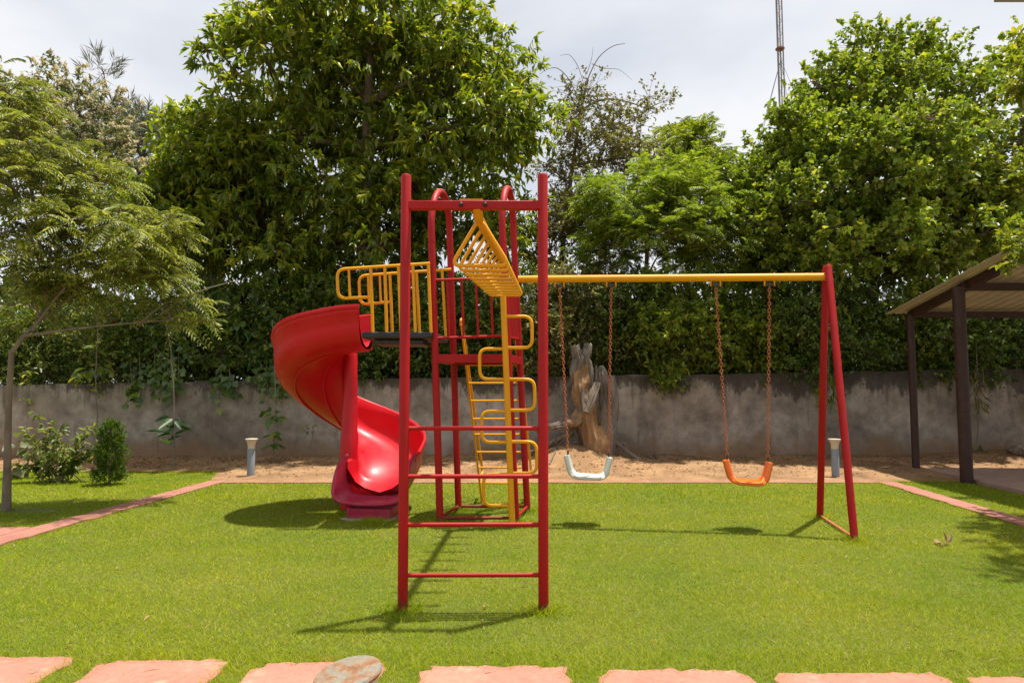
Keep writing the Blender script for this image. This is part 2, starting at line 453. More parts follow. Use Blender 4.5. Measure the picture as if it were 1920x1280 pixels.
def mat_wall(name):
    m, nt, N, L, b = new_mat(name)
    tc = N.new('ShaderNodeTexCoord')
    sx = N.new('ShaderNodeSeparateXYZ'); L.new(tc.outputs['Object'], sx.inputs[0])
    n1 = noise(N, L, .8, 8, .62); n2 = noise(N, L, 4.5, 8, .65)
    r1 = ramp(N, [(.36, (.185, .156, .126)), (.5, (.285, .248, .208)), (.64, (.40, .358, .308))]); L.new(n1.outputs['Fac'], r1.inputs['Fac'])
    r2 = ramp(N, [(.34, (.66, .64, .62)), (.62, (1.1, 1.1, 1.1))]); L.new(n2.outputs['Fac'], r2.inputs['Fac'])
    c = mixc(N, L, 1, r1.outputs['Color'], r2.outputs['Color'], 'MULTIPLY')
    # black algae streaks running down from the coping
    n3 = noise(N, L, 1.25, 9, .74, sc=(2.0, 1, 1.0))
    up = N.new('ShaderNodeMapRange'); up.inputs['From Min'].default_value = .95; up.inputs['From Max'].default_value = 1.62
    L.new(sx.outputs['Z'], up.inputs['Value'])
    ad = N.new('ShaderNodeMath'); ad.operation = 'MULTIPLY_ADD'
    L.new(up.outputs['Result'], ad.inputs[0]); ad.inputs[1].default_value = .42; L.new(n3.outputs['Fac'], ad.inputs[2])
    r3 = ramp(N, [(.70, (0, 0, 0)), (.77, (.75, .75, .75)), (.92, (.93, .93, .93))]); L.new(ad.outputs[0], r3.inputs['Fac'])
    c = mixc(N, L, r3.outputs['Color'], c, (.030, .024, .018))
    n6 = noise(N, L, 1.0, 6, .6, sc=(9, 1, .7))
    ad6 = N.new('ShaderNodeMath'); ad6.operation = 'MULTIPLY_ADD'
    L.new(up.outputs['Result'], ad6.inputs[0]); ad6.inputs[1].default_value = .22; L.new(n6.outputs['Fac'], ad6.inputs[2])
    r6 = ramp(N, [(.60, (0, 0, 0)), (.74, (.55, .55, .55))]); L.new(ad6.outputs[0], r6.inputs['Fac'])
    c = mixc(N, L, r6.outputs['Color'], c, (.055, .046, .036))
    vo = N.new('ShaderNodeTexVoronoi'); vo.feature = 'DISTANCE_TO_EDGE'; vo.inputs['Scale'].default_value = .9
    wv = N.new('ShaderNodeVectorMath'); wv.operation = 'ADD'
    L.new(tc.outputs['Object'], wv.inputs[0]); L.new(n2.outputs['Color'], wv.inputs[1]); L.new(wv.outputs[0], vo.inputs['Vector'])
    r7 = ramp(N, [(.0, (.7, .7, .7)), (.008, (0, 0, 0))]); L.new(vo.outputs['Distance'], r7.inputs['Fac'])
    c = mixc(N, L, r7.outputs['Color'], c, (.06, .05, .04))
    # earth splash along the foot
    n4 = noise(N, L, 1.2, 6, .65)
    dn = N.new('ShaderNodeMapRange'); dn.inputs['From Min'].default_value = .62; dn.inputs['From Max'].default_value = .05
    L.new(sx.outputs['Z'], dn.inputs['Value'])
    ad2 = N.new('ShaderNodeMath'); ad2.operation = 'MULTIPLY_ADD'
    L.new(dn.outputs['Result'], ad2.inputs[0]); ad2.inputs[1].default_value = .55; L.new(n4.outputs['Fac'], ad2.inputs[2])
    r4 = ramp(N, [(.62, (0, 0, 0)), (.95, (.8, .8, .8))]); L.new(ad2.outputs[0], r4.inputs['Fac'])
    c = mixc(N, L, r4.outputs['Color'], c, (.22, .13, .06))
    # a few pale patches of newer plaster
    n5 = noise(N, L, .55, 3, .5, sc=(1, 1, 1.6))
    r5 = ramp(N, [(.64, (0, 0, 0)), (.69, (.5, .5, .5))]); L.new(n5.outputs['Fac'], r5.inputs['Fac'])
    c = mixc(N, L, r5.outputs['Color'], c, (.36, .33, .30))
    L.new(c, b.inputs['Base Color'])
    b.inputs['Roughness'].default_value = .92
    bump(N, L, b, n2.outputs['Fac'], .5, .015)
    return m
M['wall'] = mat_wall('stained_cement_wall')

def mat_dead(name):
    m, nt, N, L, b = new_mat(name)
    n1 = noise(N, L, 1.5, 6, .6, sc=(1, 1, .55)); n2 = noise(N, L, 9, 8, .7, sc=(1, 1, .22))
    r1 = ramp(N, [(.34, (.13, .098, .075)), (.43, (.23, .165, .118)), (.49, (.36, .205, .092)), (.70, (.44, .265, .12))]); L.new(n1.outputs['Fac'], r1.inputs['Fac'])
    r2 = ramp(N, [(.32, (.35, .33, .32)), (.6, (1.1, 1.1, 1.1))]); L.new(n2.outputs['Fac'], r2.inputs['Fac'])
    L.new(mixc(N, L, .9, r1.outputs['Color'], r2.outputs['Color'], 'MULTIPLY'), b.inputs['Base Color'])
    b.inputs['Roughness'].default_value = .85
    bump(N, L, b, n2.outputs['Fac'], 1.0, .07)
    return m
M['deadwood'] = mat_dead('bare_dead_wood')
M['deadbark'] = simple('weathered_grey_bark', [(.3, (.10, .08, .065)), (.5, (.19, .155, .125)), (.75, (.33, .28, .23))], 7, .9, 1.0, .08, 22, sc=(1, 1, .22))

def mat_cap(name):
    m, nt, N, L, b = new_mat(name)
    n1 = noise(N, L, 14, 8, .65); n2 = noise(N, L, 60, 6, .7)
    r1 = ramp(N, [(.36, (.20, .185, .145)), (.48, (.24, .19, .13)), (.55, (.24, .115, .05)), (.72, (.16, .065, .028))]); L.new(n1.outputs['Fac'], r1.inputs['Fac'])
    r2 = ramp(N, [(.3, (.75, .75, .75)), (.7, (1.1, 1.1, 1.1))]); L.new(n2.outputs['Fac'], r2.inputs['Fac'])
    L.new(mixc(N, L, 1, r1.outputs['Color'], r2.outputs['Color'], 'MULTIPLY'), b.inputs['Base Color'])
    b.inputs['Roughness'].default_value = .6
    bump(N, L, b, n2.outputs['Fac'], .3, .003)
    return m
M['rusty_cap'] = mat_cap('rusty_cap')

# ------------------------------------------------------------------ the setting
def vnoise(x, y, s=1.0, seed=0):
    """cheap smooth noise for uneven ground"""
    r = np.random.default_rng(seed)
    out = np.zeros_like(np.asarray(x, float) + np.asarray(y, float))
    for k in range(6):
        a, ph = r.uniform(0, 2 * math.pi), r.uniform(0, 6.28)
        f = s * (1 + .8 * k)
        out = out + np.sin((np.cos(a) * x + np.sin(a) * y) * f + ph) / (1 + .6 * k)
    return out / 2.5

def sheet(name, poly, z, mat, kind='structure'):
    mb = MB(); mb.add([(p[0], p[1], z) for p in poly], [tuple(range(len(poly)))])
    return tag(mb.build(name, mat, smooth=False), kind=kind)

def slab_poly(name, poly, z0, z1, mat, parent=None, bevel=.008):
    n = len(poly)
    mb = MB()
    mb.add([(p[0], p[1], z0) for p in poly] + [(p[0], p[1], z1) for p in poly],
           [tuple(range(n - 1, -1, -1)), tuple(range(n, 2 * n))] + [(i, (i + 1) % n, n + (i + 1) % n, n + i) for i in range(n)])
    return mb.build(name, mat, parent, smooth=False, bevel=bevel)

tag(sheet('ground', [(-300, -60), (300, -60), (300, 600), (-300, 600)], -.06, M['earth']),
    'dry earth ground reaching to the horizon', 'ground')
tag(sheet('lawn', [(-17, -1), (17, -1), (17, 11.6), (-17, 11.6)], 0, M['lawn']), 'mown green lawn under the play equipment', 'lawn')

WALL_Y = lambda x: 12.55 + .02 * x
WALL_Z = lambda x: 1.535 + .0147 * x
def bed_front(x):
    t = np.clip((np.asarray(x, float) + 4.75) / .5, 0, 1)
    return 11.0 + (9.84 - 11.0) * (t * t * (3 - 2 * t))
bx = np.linspace(-17, 17, 260); bs = np.linspace(0, 1, 34)
BX, BS = np.meshgrid(bx, bs)
BF = bed_front(BX); BYY = BF + (WALL_Y(BX) + .1 - BF) * BS
def bed_z(x, y):
    f = bed_front(x); s = np.clip((y - f) / (WALL_Y(x) - f), 0, 1)
    z = .012 + s ** 1.3 * .10 + np.clip(s * 4, 0, 1) * (.022 * vnoise(x, y, 2.3, 3) + .012 * vnoise(x, y, 9, 4))
    z = z + .24 * np.exp(-(((x - .95) / .5) ** 2 + ((y - 11.95) / .40) ** 2)) + .10 * np.exp(-(((x - 1.4) / .7) ** 2 + ((y - 11.8) / .45) ** 2))
    z = z + .20 * np.exp(-(((x - 9.0) / .8) ** 2 + ((y - 12.2) / .4) ** 2))
    return np.maximum(z, .010)
BZ = bed_z(BX, BYY)
nr, nc = BX.shape
idx = np.arange(nr * nc).reshape(nr, nc)
F = np.stack([idx[:-1, :-1], idx[:-1, 1:], idx[1:, 1:], idx[1:, :-1]], -1).reshape(-1, 4)
tag(np_mesh('soil_bed', np.stack([BX, BYY, BZ], -1).reshape(-1, 3), F, M['soil'], smooth=True),
    'bare sandy soil strip along the foot of the wall', 'soil', kind='structure')

# red edging strips
def strip(name, a, b, w, z1, mat, seed=0, n=26):
    a, b = np.array(a, float)[:2], np.array(b, float)[:2]
    d = b - a; L = np.linalg.norm(d); d /= L; s = np.array([-d[1], d[0]])
    r = np.random.default_rng(seed)
    left = [a + d * L * i / n + s * (w / 2 + r.normal(0, .012)) for i in range(n + 1)]
    right = [a + d * L * i / n - s * (w / 2 + r.normal(0, .012)) for i in range(n + 1)]
    return slab_poly(name, right + left[::-1], -.04, z1, mat, bevel=.006)
LK0, LK1 = np.array([-4.20, 9.86]), np.array([-4.70, 2.6])
RK0, RK1 = np.array([5.30, 9.80]), np.array([4.72, 2.6])
tag(strip('edging_path', LK0, LK1, .25, .022, M['kerb'], 1, 60), 'red stone edging path between the lawn and the shrub border', 'edging', kind='structure')
tag(strip('edging_path', RK0, RK1, .25, .020, M['kerb'], 2, 60), 'red stone edging path beside the open shelter', 'edging', kind='structure')
tag(strip('edging_path', LK0 + [.13, -.09], RK0 + [-.13, -.02], .12, .017, M['kerb'], 3, 90), 'thin red stone edging between the lawn and the sandy soil', 'edging', kind='structure')
tag(slab_poly('side_path', [(-12, 6.02), (-4.63, 6.02), (-4.59, 6.62), (-12, 6.72)], -.04, .018, M['kerb']), 'red stone path branching off towards the young tree', 'path', kind='structure')
tag(slab_poly('shelter_floor', [(6.25, 4.0), (14, 4.0), (14, 11.1), (6.62, 11.1), (6.45, 9.0)], -.04, .055, M['shed_floor']), 'dusty stone floor under the open shelter', 'floor', kind='structure')

# front path of ragged red slabs laid with grass joints
path_bed = tag(sheet('paved_path', [(-6, .3), (6, .3), (6, 3.10), (-6, 3.42)], .004, M['lawn']), 'path of ragged red stone slabs with grass joints', 'path')
SLABS = []
depth_dir = np.array([119 / 1280., 1.0]); depth_dir /= np.linalg.norm(depth_dir)
edges = [(-760, -450), (-420, -150), (-125, 162), (205, 446), (486, 735), (790, 1072), (1120, 1400), (1440, 1762), (1795, 2090), (2130, 2430), (2470, 2720)]
sr = np.random.default_rng(5)
for row in range(3):
    for (ua, ub) in edges:
        vv = 1232 + 38 * (ua + ub) / 2 / 1920
        a, b = G(ua, vv)[:2], G(ub, vv)[:2]
        a = a - depth_dir * .78 * row; b = b - depth_dir * .78 * row
        D = .62
        pts = []
        for k in range(19): pts.append(a - depth_dir * D + (b - a) * k / 18)
        for k in range(1, 8): pts.append(b - depth_dir * D * (1 - k / 8))
        for k in range(19): pts.append(b + (a - b) * k / 18)
        for k in range(1, 8): pts.append(a - depth_dir * D * k / 8)
        cen = (a + b) / 2 - depth_dir * D / 2
        rag = []
        for i, q in enumerate(pts):
            rag.append(q + (cen - q) * abs(sr.normal(0, .035)) + sr.normal(0, .008, 2))
        for ci in (0, 18, 26, 44):
            if ci < len(rag): rag[ci] = rag[ci] + (cen - rag[ci]) * sr.uniform(.04, .10)
        SLABS.append(np.array(rag))
        o = slab_poly('paving_slab', rag, -.03, .011 + sr.uniform(-.003, .003), M['redstone'], path_bed, .004)

# boundary wall
def make_wall():
    xs = np.arange(-20, 20.01, .16)
    mb = MB(); n = len(xs)
    r = np.random.default_rng(11)
    jit = np.cumsum(r.normal(0, .003, n)); jit -= np.linspace(jit[0], jit[-1], n)
    fr, tp, tb, bk = [], [], [], []
    for i, x in enumerate(xs):
        y, z = WALL_Y(x), WALL_Z(x) + jit[i] + r.normal(0, .004)
        fr.append((x, y, -.1)); tp.append((x, y + r.normal(0, .003), z)); tb.append((x, y + .23, z - .006)); bk.append((x, y + .23, -.1))
    mb.add(fr + tp + tb + bk, [(i, i + 1, n + i + 1, n + i) for i in range(n - 1)] + [(n + i, n + i + 1, 2 * n + i + 1, 2 * n + i) for i in range(n - 1)]
           + [(2 * n + i, 2 * n + i + 1, 3 * n + i + 1, 3 * n + i) for i in range(n - 1)] + [(0, n, 2 * n, 3 * n), (n - 1, 4 * n - 1, 3 * n - 1, 2 * n - 1)])
    o = mb.build('boundary_wall', M['wall'], smooth=False)
    return tag(o, 'long grey cement boundary wall with black stains along its top', 'wall')
make_wall()

# ------------------------------------------------------------------ play structure
PLAY = thing('play_structure', (-.35, 6.7, 0), 'red and yellow steel play set with ladder tower, spiral slide and swing frame', 'play set')
def part(mb, name, mat, parent=PLAY, label=None, bevel=0, smooth=True, sharp=.7):
    o = mb.build(name, mat, parent, smooth, bevel, sharp=sharp)
    if label: o['label'] = label
    return o

# --- end ladder that carries the overhead bars
YL = 4.08
posts = {}
for nm, ub, ut, vb, vt in (('l', 755, 761.5, 1147, 326), ('r', 1019, 1017.5, 1146, 325)):
    a, b = G(ub, vb), P(ut, vt, YL)
    a[2] = -.03
    posts[nm] = (a, b)
    d = nrm(b - a)
    mb = MB().tube([a, b - d * .018, b - d * .006, b], [.031, .031, .026, .010], 16)
    part(mb, 'ladder_post', M['red'], label='red tubular post of the end ladder')
def lp(nm, z):
    a, b = posts[nm]; return a + (b - a) * (z - a[2]) / (b[2] - a[2])
for v in (1087, 989, 896, 804):
    z = P(885, v, YL)[2]
    part(MB().tube([lp('l', z), lp('r', z)], .0135, 12), 'rung', M['red'])
zc = P(890, 385, YL)[2]
cb = part(MB().bar(lp('l', zc), lp('r', zc), .05, .052), 'cross_bar', M['red'], bevel=.004)
for u in (865, 910):
    c = P(u, 385.5, YL)
    part(MB().lathe([(.014, 0), (.014, .006), (.009, .013), (.004, .015)], (c[0], YL - .025, c[2]), 12, M=[[1, 0, 0], [0, 0, -1], [0, 1, 0]]), 'bolt', M['bolt'], cb)

# --- overhead triangle bars
SA, SB = P(896, 401, 4.10), P(946.5, 497, 6.72)
SB[2] += .0
plate = MB().bar(P(862, 377, YL + .03), P(906, 377, YL + .03), .07, .008)
part(plate, 'fixing_plate', M['yellow'])
spine = MB().tube([SA + [-.005, -.02, .045], SA + [.0, .10, -.005], SB], .030, 14)
part(spine, 'overhead_spine', M['yellow'], label='yellow spine tube of the overhead bars')
for k in range(10):
    t = k / 9.
    c = SA + (SB - SA) * (.045 + .955 * t)
    w, h = .178, .325
    tri = [c + [0, 0, .0], c + [w, .0, -h + .02], c + [-w, .0, -h + .02]]
    tri[1] = tri[1] + np.array([.010, 0, .0]); tri[2] = tri[2] + np.array([.000, 0, .0])
    part(MB().tube(fillet(tri, .062, 5, True), .0122, 10, closed=True), 'triangle_ring', M['yellow'])

# --- loop climber in front of the tower
YP = 6.70
pa, pb = P(961, 982, YP), P(943.5, 556, YP)
pa[2] = -.03
part(MB().tube([pa, pb], .031, 14), 'climber_pole', M['yellow'], label='yellow upright pole of the loop climber')
part(MB().lathe([(.05, -.01), (.05, .02), (.036, .05), (.034, .05)], (pa[0], YP, 0), 14), 'pole_base', M['dark_steel'])
def pole(v):
    z = P(950, v, YP)[2]; return pa + (pb - pa) * (z - pa[2]) / (pb[2] - pa[2])
for u, v0, v1 in ((997, 593, 652), (1002, 711, 769), (1006, 828, 887), (899, 654, 711), (903, 771, 829), (906.5, 889, 948)):
    a, b = pole(v0), pole(v1)
    ca, cb2 = P(u, v0, YP), P(u + (.8 if u > 960 else .8), v1, YP)
    part(MB().tube(fillet([a, ca, cb2, b], .085, 6), .0165, 12), 'climber_loop', M['yellow'])

# --- tower: two arched frames leaning slightly, base bars, guards
def arch(fb, ft, bb_, bt, vpk):
    a, d = G(*fb), G(*bb_)
    a[2] = d[2] = -.02
    b, c = P(ft[0], ft[1], a[1]), P(bt[0], bt[1], d[1])
    pts = [a, b]
    zt = P(ft[0], vpk, (a[1] + d[1]) / 2)[2] - .036
    mid, hw = (b + c) / 2, (c - b) / 2
    top0 = b[2]
    for k in range(1, 14):
        th = math.pi * k / 14
        q = mid - hw * math.cos(th)
        zz = (b[2] * (1 + math.cos(th)) + c[2] * (1 - math.cos(th))) / 2
        q[2] = zz + (zt - mid[2]) * math.sin(th)
        pts.append(q)
    pts += [c, d]
    return pts
AL = arch((825.5, 981), (808.5, 425), (860, 958), (843, 437), 354)
AR = arch((968, 981), (941.5, 420), (989, 959), (962.5, 432), 348)
part(MB().tube(AL, .036, 14), 'arched_frame', M['red'])
part(MB().tube(AR, .036, 14), 'arched_frame', M['red'])
def onleg(A, i, z):
    a, b = (A[0], A[1]) if i == 0 else (A[-1], A[-2])
    t = (z - a[2]) / (b[2] - a[2]); return a + (b - a) * t
for A, i in ((AL, 0), (AL, 1), (AR, 0), (AR, 1)):
    q = onleg(A, i, 2.83)
    d = nrm(onleg(A, i, 2.9) - q)
    part(MB().tube([q - d * .012, q + d * .012], .0385, 14), 'joint_collar', M['red'])
zb = .055
for (A, i), (B, j) in (((AL, 0), (AR, 0)), ((AL, 1), (AR, 1)), ((AL, 0), (AL, 1)), ((AR, 0), (AR, 1))):
    part(MB().tube([onleg(A, i, zb), onleg(B, j, zb)], .016, 10), 'base_bar', M['red'])
# heavy deck beams and tower deck
z_b = 1.635
for (A, i), (B, j) in (((AL, 0), (AR, 0)), ((AL, 1), (AR, 1))):
    part(MB().bar(onleg(A, i, z_b), onleg(B, j, z_b), .05, .085), 'deck_beam', M['red'], bevel=.004)
for A in (AL, AR):
    part(MB().bar(onleg(A, 0, z_b), onleg(A, 1, z_b), .045, .08), 'deck_beam', M['red'], bevel=.004)
c4 = [onleg(AL, 0, z_b), onleg(AR, 0, z_b), onleg(AR, 1, z_b), onleg(AL, 1, z_b)]
cen = sum(c4) / 4
dk = MB(); inn = [q + (cen - q) * .10 for q in c4]
dk.add([q + [0, 0, .012] for q in inn] + [q + [0, 0, .03] for q in inn], [(3, 2, 1, 0), (4, 5, 6, 7), (0, 1, 5, 4), (1, 2, 6, 5), (2, 3, 7, 6), (3, 0, 4, 7)])
part(dk, 'tower_deck', M['black_deck'], smooth=False)
def guard(a0, a1, b0, b1, n, name='guard_rail', r=.0145, rb=.012):
    """a0-a1 lower rail, b0-b1 upper rail"""
    o = part(MB().tube([b0, b1], r, 10), name, M['red'])
    part(MB().tube([a0, a1], r, 10), 'bottom_rail', M['red'], o)
    for k in range(n):
        t = (k + 1) / (n + 1)
        part(MB().tube([a0 + (a1 - a0) * t, b0 + (b1 - b0) * t], rb, 8), 'guard_bar', M['red'], o)
    return o
guard(onleg(AL, 0, 1.84), onleg(AR, 0, 1.865), onleg(AL, 0, 2.43), onleg(AR, 0, 2.455), 4)
guard(onleg(AR, 0, 1.85), onleg(AR, 1, 1.88), onleg(AR, 0, 2.44), onleg(AR, 1, 2.46), 7, rb=.016)

# --- step ladder at the back of the tower
sl_top, sl_bot = P(864, 600, 7.56), G(904, 942)
sr_top, sr_bot = P(965, 600, 7.60), G(988, 943)
for tp_, bt_, u_end in ((sl_top, sl_bot, 905), (sr_top, sr_bot, 996)):
    bt_[2] = -.02
    st = MB().bar(tp_, bt_, .022, .05)
    o = part(st, 'ladder_stringer', M['yellow'], bevel=.003)
    kn = P(u_end, 884, 8.42); bk = tp_ + (bt_ - tp_) * .86
    part(MB().tube(fillet([tp_ + [0, -.01, -.06], tp_ + [.004, .02, .035], kn, bk], .06, 5), .0155, 10), 'hand_rail', M['yellow'], o)
for v in (684, 718, 751, 785, 814, 847, 876, 905):
    def at_v(a, b):
        lo, hi = 0., 1.
        for _ in range(30):
            m = (lo + hi) / 2; q = a + (b - a) * m
            vv = 640 - FPX * (-(q[1]) * SP + (q[2] - CAM_H) * CP) / (q[1] * CP + (q[2] - CAM_H) * SP)
            if vv < v: lo = m
            else: hi = m
        return a + (b - a) * lo
    z = at_v(sl_top, sl_bot)
    t = (z[2] - sl_top[2]) / (sl_bot[2] - sl_top[2])
    q = sr_top + (sr_bot - sr_top) * t
    part(MB().tube([z, q], .011, 8), 'ladder_rung', M['yellow'])

# --- black landing and its yellow guard rails
YN, YF_ = 6.80, 7.50
zd = 1.835
d_nl, d_nr = P(679, 632, YN), P(806, 629, YN)
lan = MB()
lc = [(d_nl[0], YN - .02), (d_nr[0] + .02, YN - .02), (-.70, YF_ + .02), (d_nl[0] - .02, YF_ + .02)]
lan.add([(x, y, zd) for x, y in lc] + [(x, y, zd + .062) for x, y in lc], [(3, 2, 1, 0), (4, 5, 6, 7), (0, 1, 5, 4), (1, 2, 6, 5), (2, 3, 7, 6), (3, 0, 4, 7)])
land = part(lan, 'landing', M['black_deck'], bevel=.012, label='black rubber coated landing between tower and slide')
part(MB().box(((lc[0][0] + lc[1][0]) / 2, (YN + YF_) / 2, zd - .03), (.5, .5, .05)), 'landing_tray', M['dark_steel'], land, bevel=.01)
def yrail(Y, pts_top, loop, bars, short, zbot):
    top = [P(u, v, Y) for u, v in pts_top]
    o = part(MB().tube(fillet([P(u, v, Y) for u, v in loop], .085, 6), .0165, 12), 'landing_rail', M['yellow'], label='yellow guard rail of the landing')
    def rail_z(u):
        (u0, v0), (u1, v1) = pts_top
        return P(u, v0 + (v1 - v0) * (u - u0) / (u1 - u0), Y)
    for u0, u1 in bars:
        a = rail_z(u0); b = P(u1, 630, Y); b[2] = zbot
        part(MB().tube([a, b], .0165, 10), 'rail_bar', M['yellow'], o)
    for u0, u1, v1 in short:
        part(MB().tube([rail_z(u0), P(u1, v1, Y)], .0125, 10), 'rail_bar', M['yellow'], o)
yrail(YN, ((632, 505), (806, 494)), [(806, 494), (632, 505), (634, 560), (697, 557)],
      [(695, 699), (721.5, 725), (747, 752), (774, 779), (803, 808)], [(654, 656, 558)], zd + .055)
yrail(YF_, ((673, 516), (846, 505)), [(846, 505), (673, 517), (675, 571), (733, 566)],
      [(731, 736), (781, 787), (829, 836)], [(712, 714, 566), (690, 692, 570)], zd + .055)

# --- spiral slide
CX, CY, RC = -1.82, 7.70, .445
def slide_path(n_arc=60, n_in=8, n_out=14):
    pos, tan, z = [], [], []
    x_in = -1.55
    for i in range(n_in):
        t = i / n_in
        pos.append((x_in + (CX - x_in) * t, CY - RC)); tan.append((-1, 0)); z.append(1.755 - .025 * t)
    for i in range(n_arc + 1):
        ph = math.radians(277) * i / n_arc
        a = -math.pi / 2 - ph                         # south, then west, north, east
        pos.append((CX + RC * math.cos(a), CY + RC * math.sin(a)))
        tan.append((math.sin(a), -math.cos(a)))
        z.append(float(np.interp(math.degrees(ph), [0, 45, 90, 180, 270, 277], [1.73, 1.57, 1.29, .72, .34, .30])))
    p, d = np.array(pos[-1]), np.array(tan[-1])
    ang = math.atan2(d[1], d[0])
    for i in range(1, n_out + 1):
        ang -= math.radians(.15)
        d = np.array([math.cos(ang), math.sin(ang)])
        p = p + d * .045
        pos.append(tuple(p)); tan.append(tuple(d)); z.append(float(np.interp(i / n_out, [0, .4, 1], [.30, .20, .155])))
    z = np.array(z)
    for _ in range(6):
        z[1:-1] = (z[:-2] + 2 * z[1:-1] + z[2:]) / 4
    return np.array(pos), np.array(tan), z
SPOS, STAN, SZ = slide_path()
def profile(hi, ho, grow=0.):
    inner = [(-.345, hi), (-.345, hi * .6), (-.335, min(.15, hi * .42)), (-.305, .065), (-.25, .028), (-.16, .006), (0, 0), (.14, .008), (.235, .035), (.305, .085), (.345, .155), (.360, .24), (.366, .32), (.372, ho)]
    rim = [(.385, ho + .013), (.405, ho + .010), (.412, ho - .012), (.405, ho - .034), (.392, ho - .042), (.392, ho - .075), (.386, ho - .080), (.386, ho - .115), (.381, ho - .12), (.381, ho - .155), (.377, ho - .16)]
    outer = [(.374, .22), (.362, .145), (.325, .07), (.25, .012), (.15, -.018), (0, -.026), (-.16, -.022), (-.262, .004), (-.322, .045), (-.356, min(.14, hi * .4)), (-.366, hi * .6), (-.368, hi - .03)]
    rim2 = [(-.385, hi - .034), (-.392, hi - .012), (-.385, hi + .008), (-.366, hi + .012)]
    return np.array(inner + rim + outer + rim2), len(inner)
def sweep(i0, i1, name, mat, parent, label=None, sc=1.0, lip=False):
    V, F = [], []
    rows = list(range(i0, i1))
    k = 0
    for r_ in rows:
        t = np.array([STAN[r_][0], STAN[r_][1], 0.])
        out = np.array([t[1], -t[0], 0.]) * -1          # away from the column
        c = np.array([SPOS[r_][0], SPOS[r_][1], SZ[r_]])
        if np.dot(out[:2], SPOS[r_] - np.array([CX, CY])) < 0: out = -out
        f = r_ / len(SPOS)
        hi = .40 if f < .12 or f > .86 else .34
        hi = float(np.interp(r_, [0, 8, 16, 26, 58, 66, 72, len(SPOS) - 1], [.40, .40, .30, .14, .14, .16, .33, .40]))
        ho = float(np.interp(r_, [0, 10, 24, 46, 60, len(SPOS) - 1], [.42, .43, .50, .46, .41, .40]))
        pr, ni = profile(hi, ho)
        pr = pr * sc + np.array([0, -.004 if sc > 1 else 0])
        if lip:
            e = (len(SPOS) - 1 - r_)
            pr = pr * (1.0 + .035 * max(0, 4 - e) / 4)
        V.append(c + pr[:, :1] * out + pr[:, 1:] * np.array([0, 0, 1.]))
        k = len(pr)
    V = np.concatenate(V); m = len(rows)
    for a in range(m - 1):
        for b in range(k):
            b2 = (b + 1) % k
            F.append((a * k + b, a * k + b2, (a + 1) * k + b2, (a + 1) * k + b))
    for a in (0, m - 1):       # close the ends between inner and outer skins
        loop = list(range(k))
        pr, ni = profile(.4, .42)
        li, lo = 0, k - 1
        while lo - li > 1:
            q = (a * k + li, a * k + li + 1, a * k + lo - 1, a * k + lo) if lo - 1 > li + 1 else (a * k + li, a * k + li + 1, a * k + lo)
            F.append(q if a else q[::-1])
            li += 1; lo -= 1
    o = MB().add(V, F).build(name, mat, parent, True, 0, sharp=.9)
    if label: o['label'] = label
    return o, V.reshape(m, k, 3)
NS = len(SPOS)
SPLIT = NS - 9
chute, VV = sweep(0, SPLIT + 2, 'spiral_slide', M['slide'], PLAY, 'glossy red plastic spiral slide chute')
def scoop():
    """end section: the side walls sweep down to a low rounded lip"""
    ins, outs = [], []
    rows = list(range(SPLIT, NS))
    for r_ in rows:
        t = np.array([STAN[r_][0], STAN[r_][1], 0.]); o_ = np.array([-t[1], t[0], 0.])
        c = np.array([SPOS[r_][0], SPOS[r_][1], SZ[r_]])
        e = (r_ - SPLIT) / (len(rows) - 1)
        hi = .40 * math.sqrt(max(0., 1 - (max(0, e - .12) / .92) ** 2.2)) * .98 + .012
        ho = .415 * math.sqrt(max(0., 1 - (max(0, e - .30) / .74) ** 2.4)) * .98 + .012
        wd = 1.02 + .02 * e
        base = [(-.350, hi), (-.350, hi * .72), (-.342, hi * .45), (-.318, hi * .22), (-.26, min(.030, hi * .12)), (-.16, .006), (0, 0), (.14, .006), (.25, min(.034, ho * .13)), (.318, ho * .24), (.350, ho * .45), (.366, ho * .72), (.374, ho)]
        row = [c + o_ * x * wd + np.array([0, 0, z + .006 + .012 * max(0, e - .7)]) for x, z in base]
        ins.append(row)
        orow = []
        for k, (x, z) in enumerate(base):
            a, b = base[max(0, k - 1)], base[min(len(base) - 1, k + 1)]
            tx, tz = b[0] - a[0], b[1] - a[1]; L = math.hypot(tx, tz) + 1e-6
            nx, nz = tz / L, -tx / L
            orow.append(row[k] + (o_ * nx + np.array([0, 0, nz])) * .024)
        outs.append(orow)
    k, m = len(ins[0]), len(rows)
    V = [p for r in ins for p in r] + [p for r in outs for p in r]
    F = []
    for a in range(m - 1):
        for b in range(k - 1):
            F.append((a * k + b, a * k + b + 1, (a + 1) * k + b + 1, (a + 1) * k + b))
            q = m * k
            F.append((q + a * k + b, q + (a + 1) * k + b, q + (a + 1) * k + b + 1, q + a * k + b + 1))
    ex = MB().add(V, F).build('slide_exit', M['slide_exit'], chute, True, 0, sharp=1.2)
    ex['label'] = 'faded maroon end section of the slide'
    rim = [(ins[a][0] + outs[a][0]) / 2 for a in range(m)] + [(ins[-1][b] + outs[-1][b]) / 2 for b in range(1, k - 1)] + [(ins[a][-1] + outs[a][-1]) / 2 for a in range(m - 1, -1, -1)]
    rim = np.array(rim)
    for _ in range(2): rim[1:-1] = (rim[:-2] + 2 * rim[1:-1] + rim[2:]) / 4
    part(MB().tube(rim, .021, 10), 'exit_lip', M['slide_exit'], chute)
    return np.array(ins)
VE = scoop()
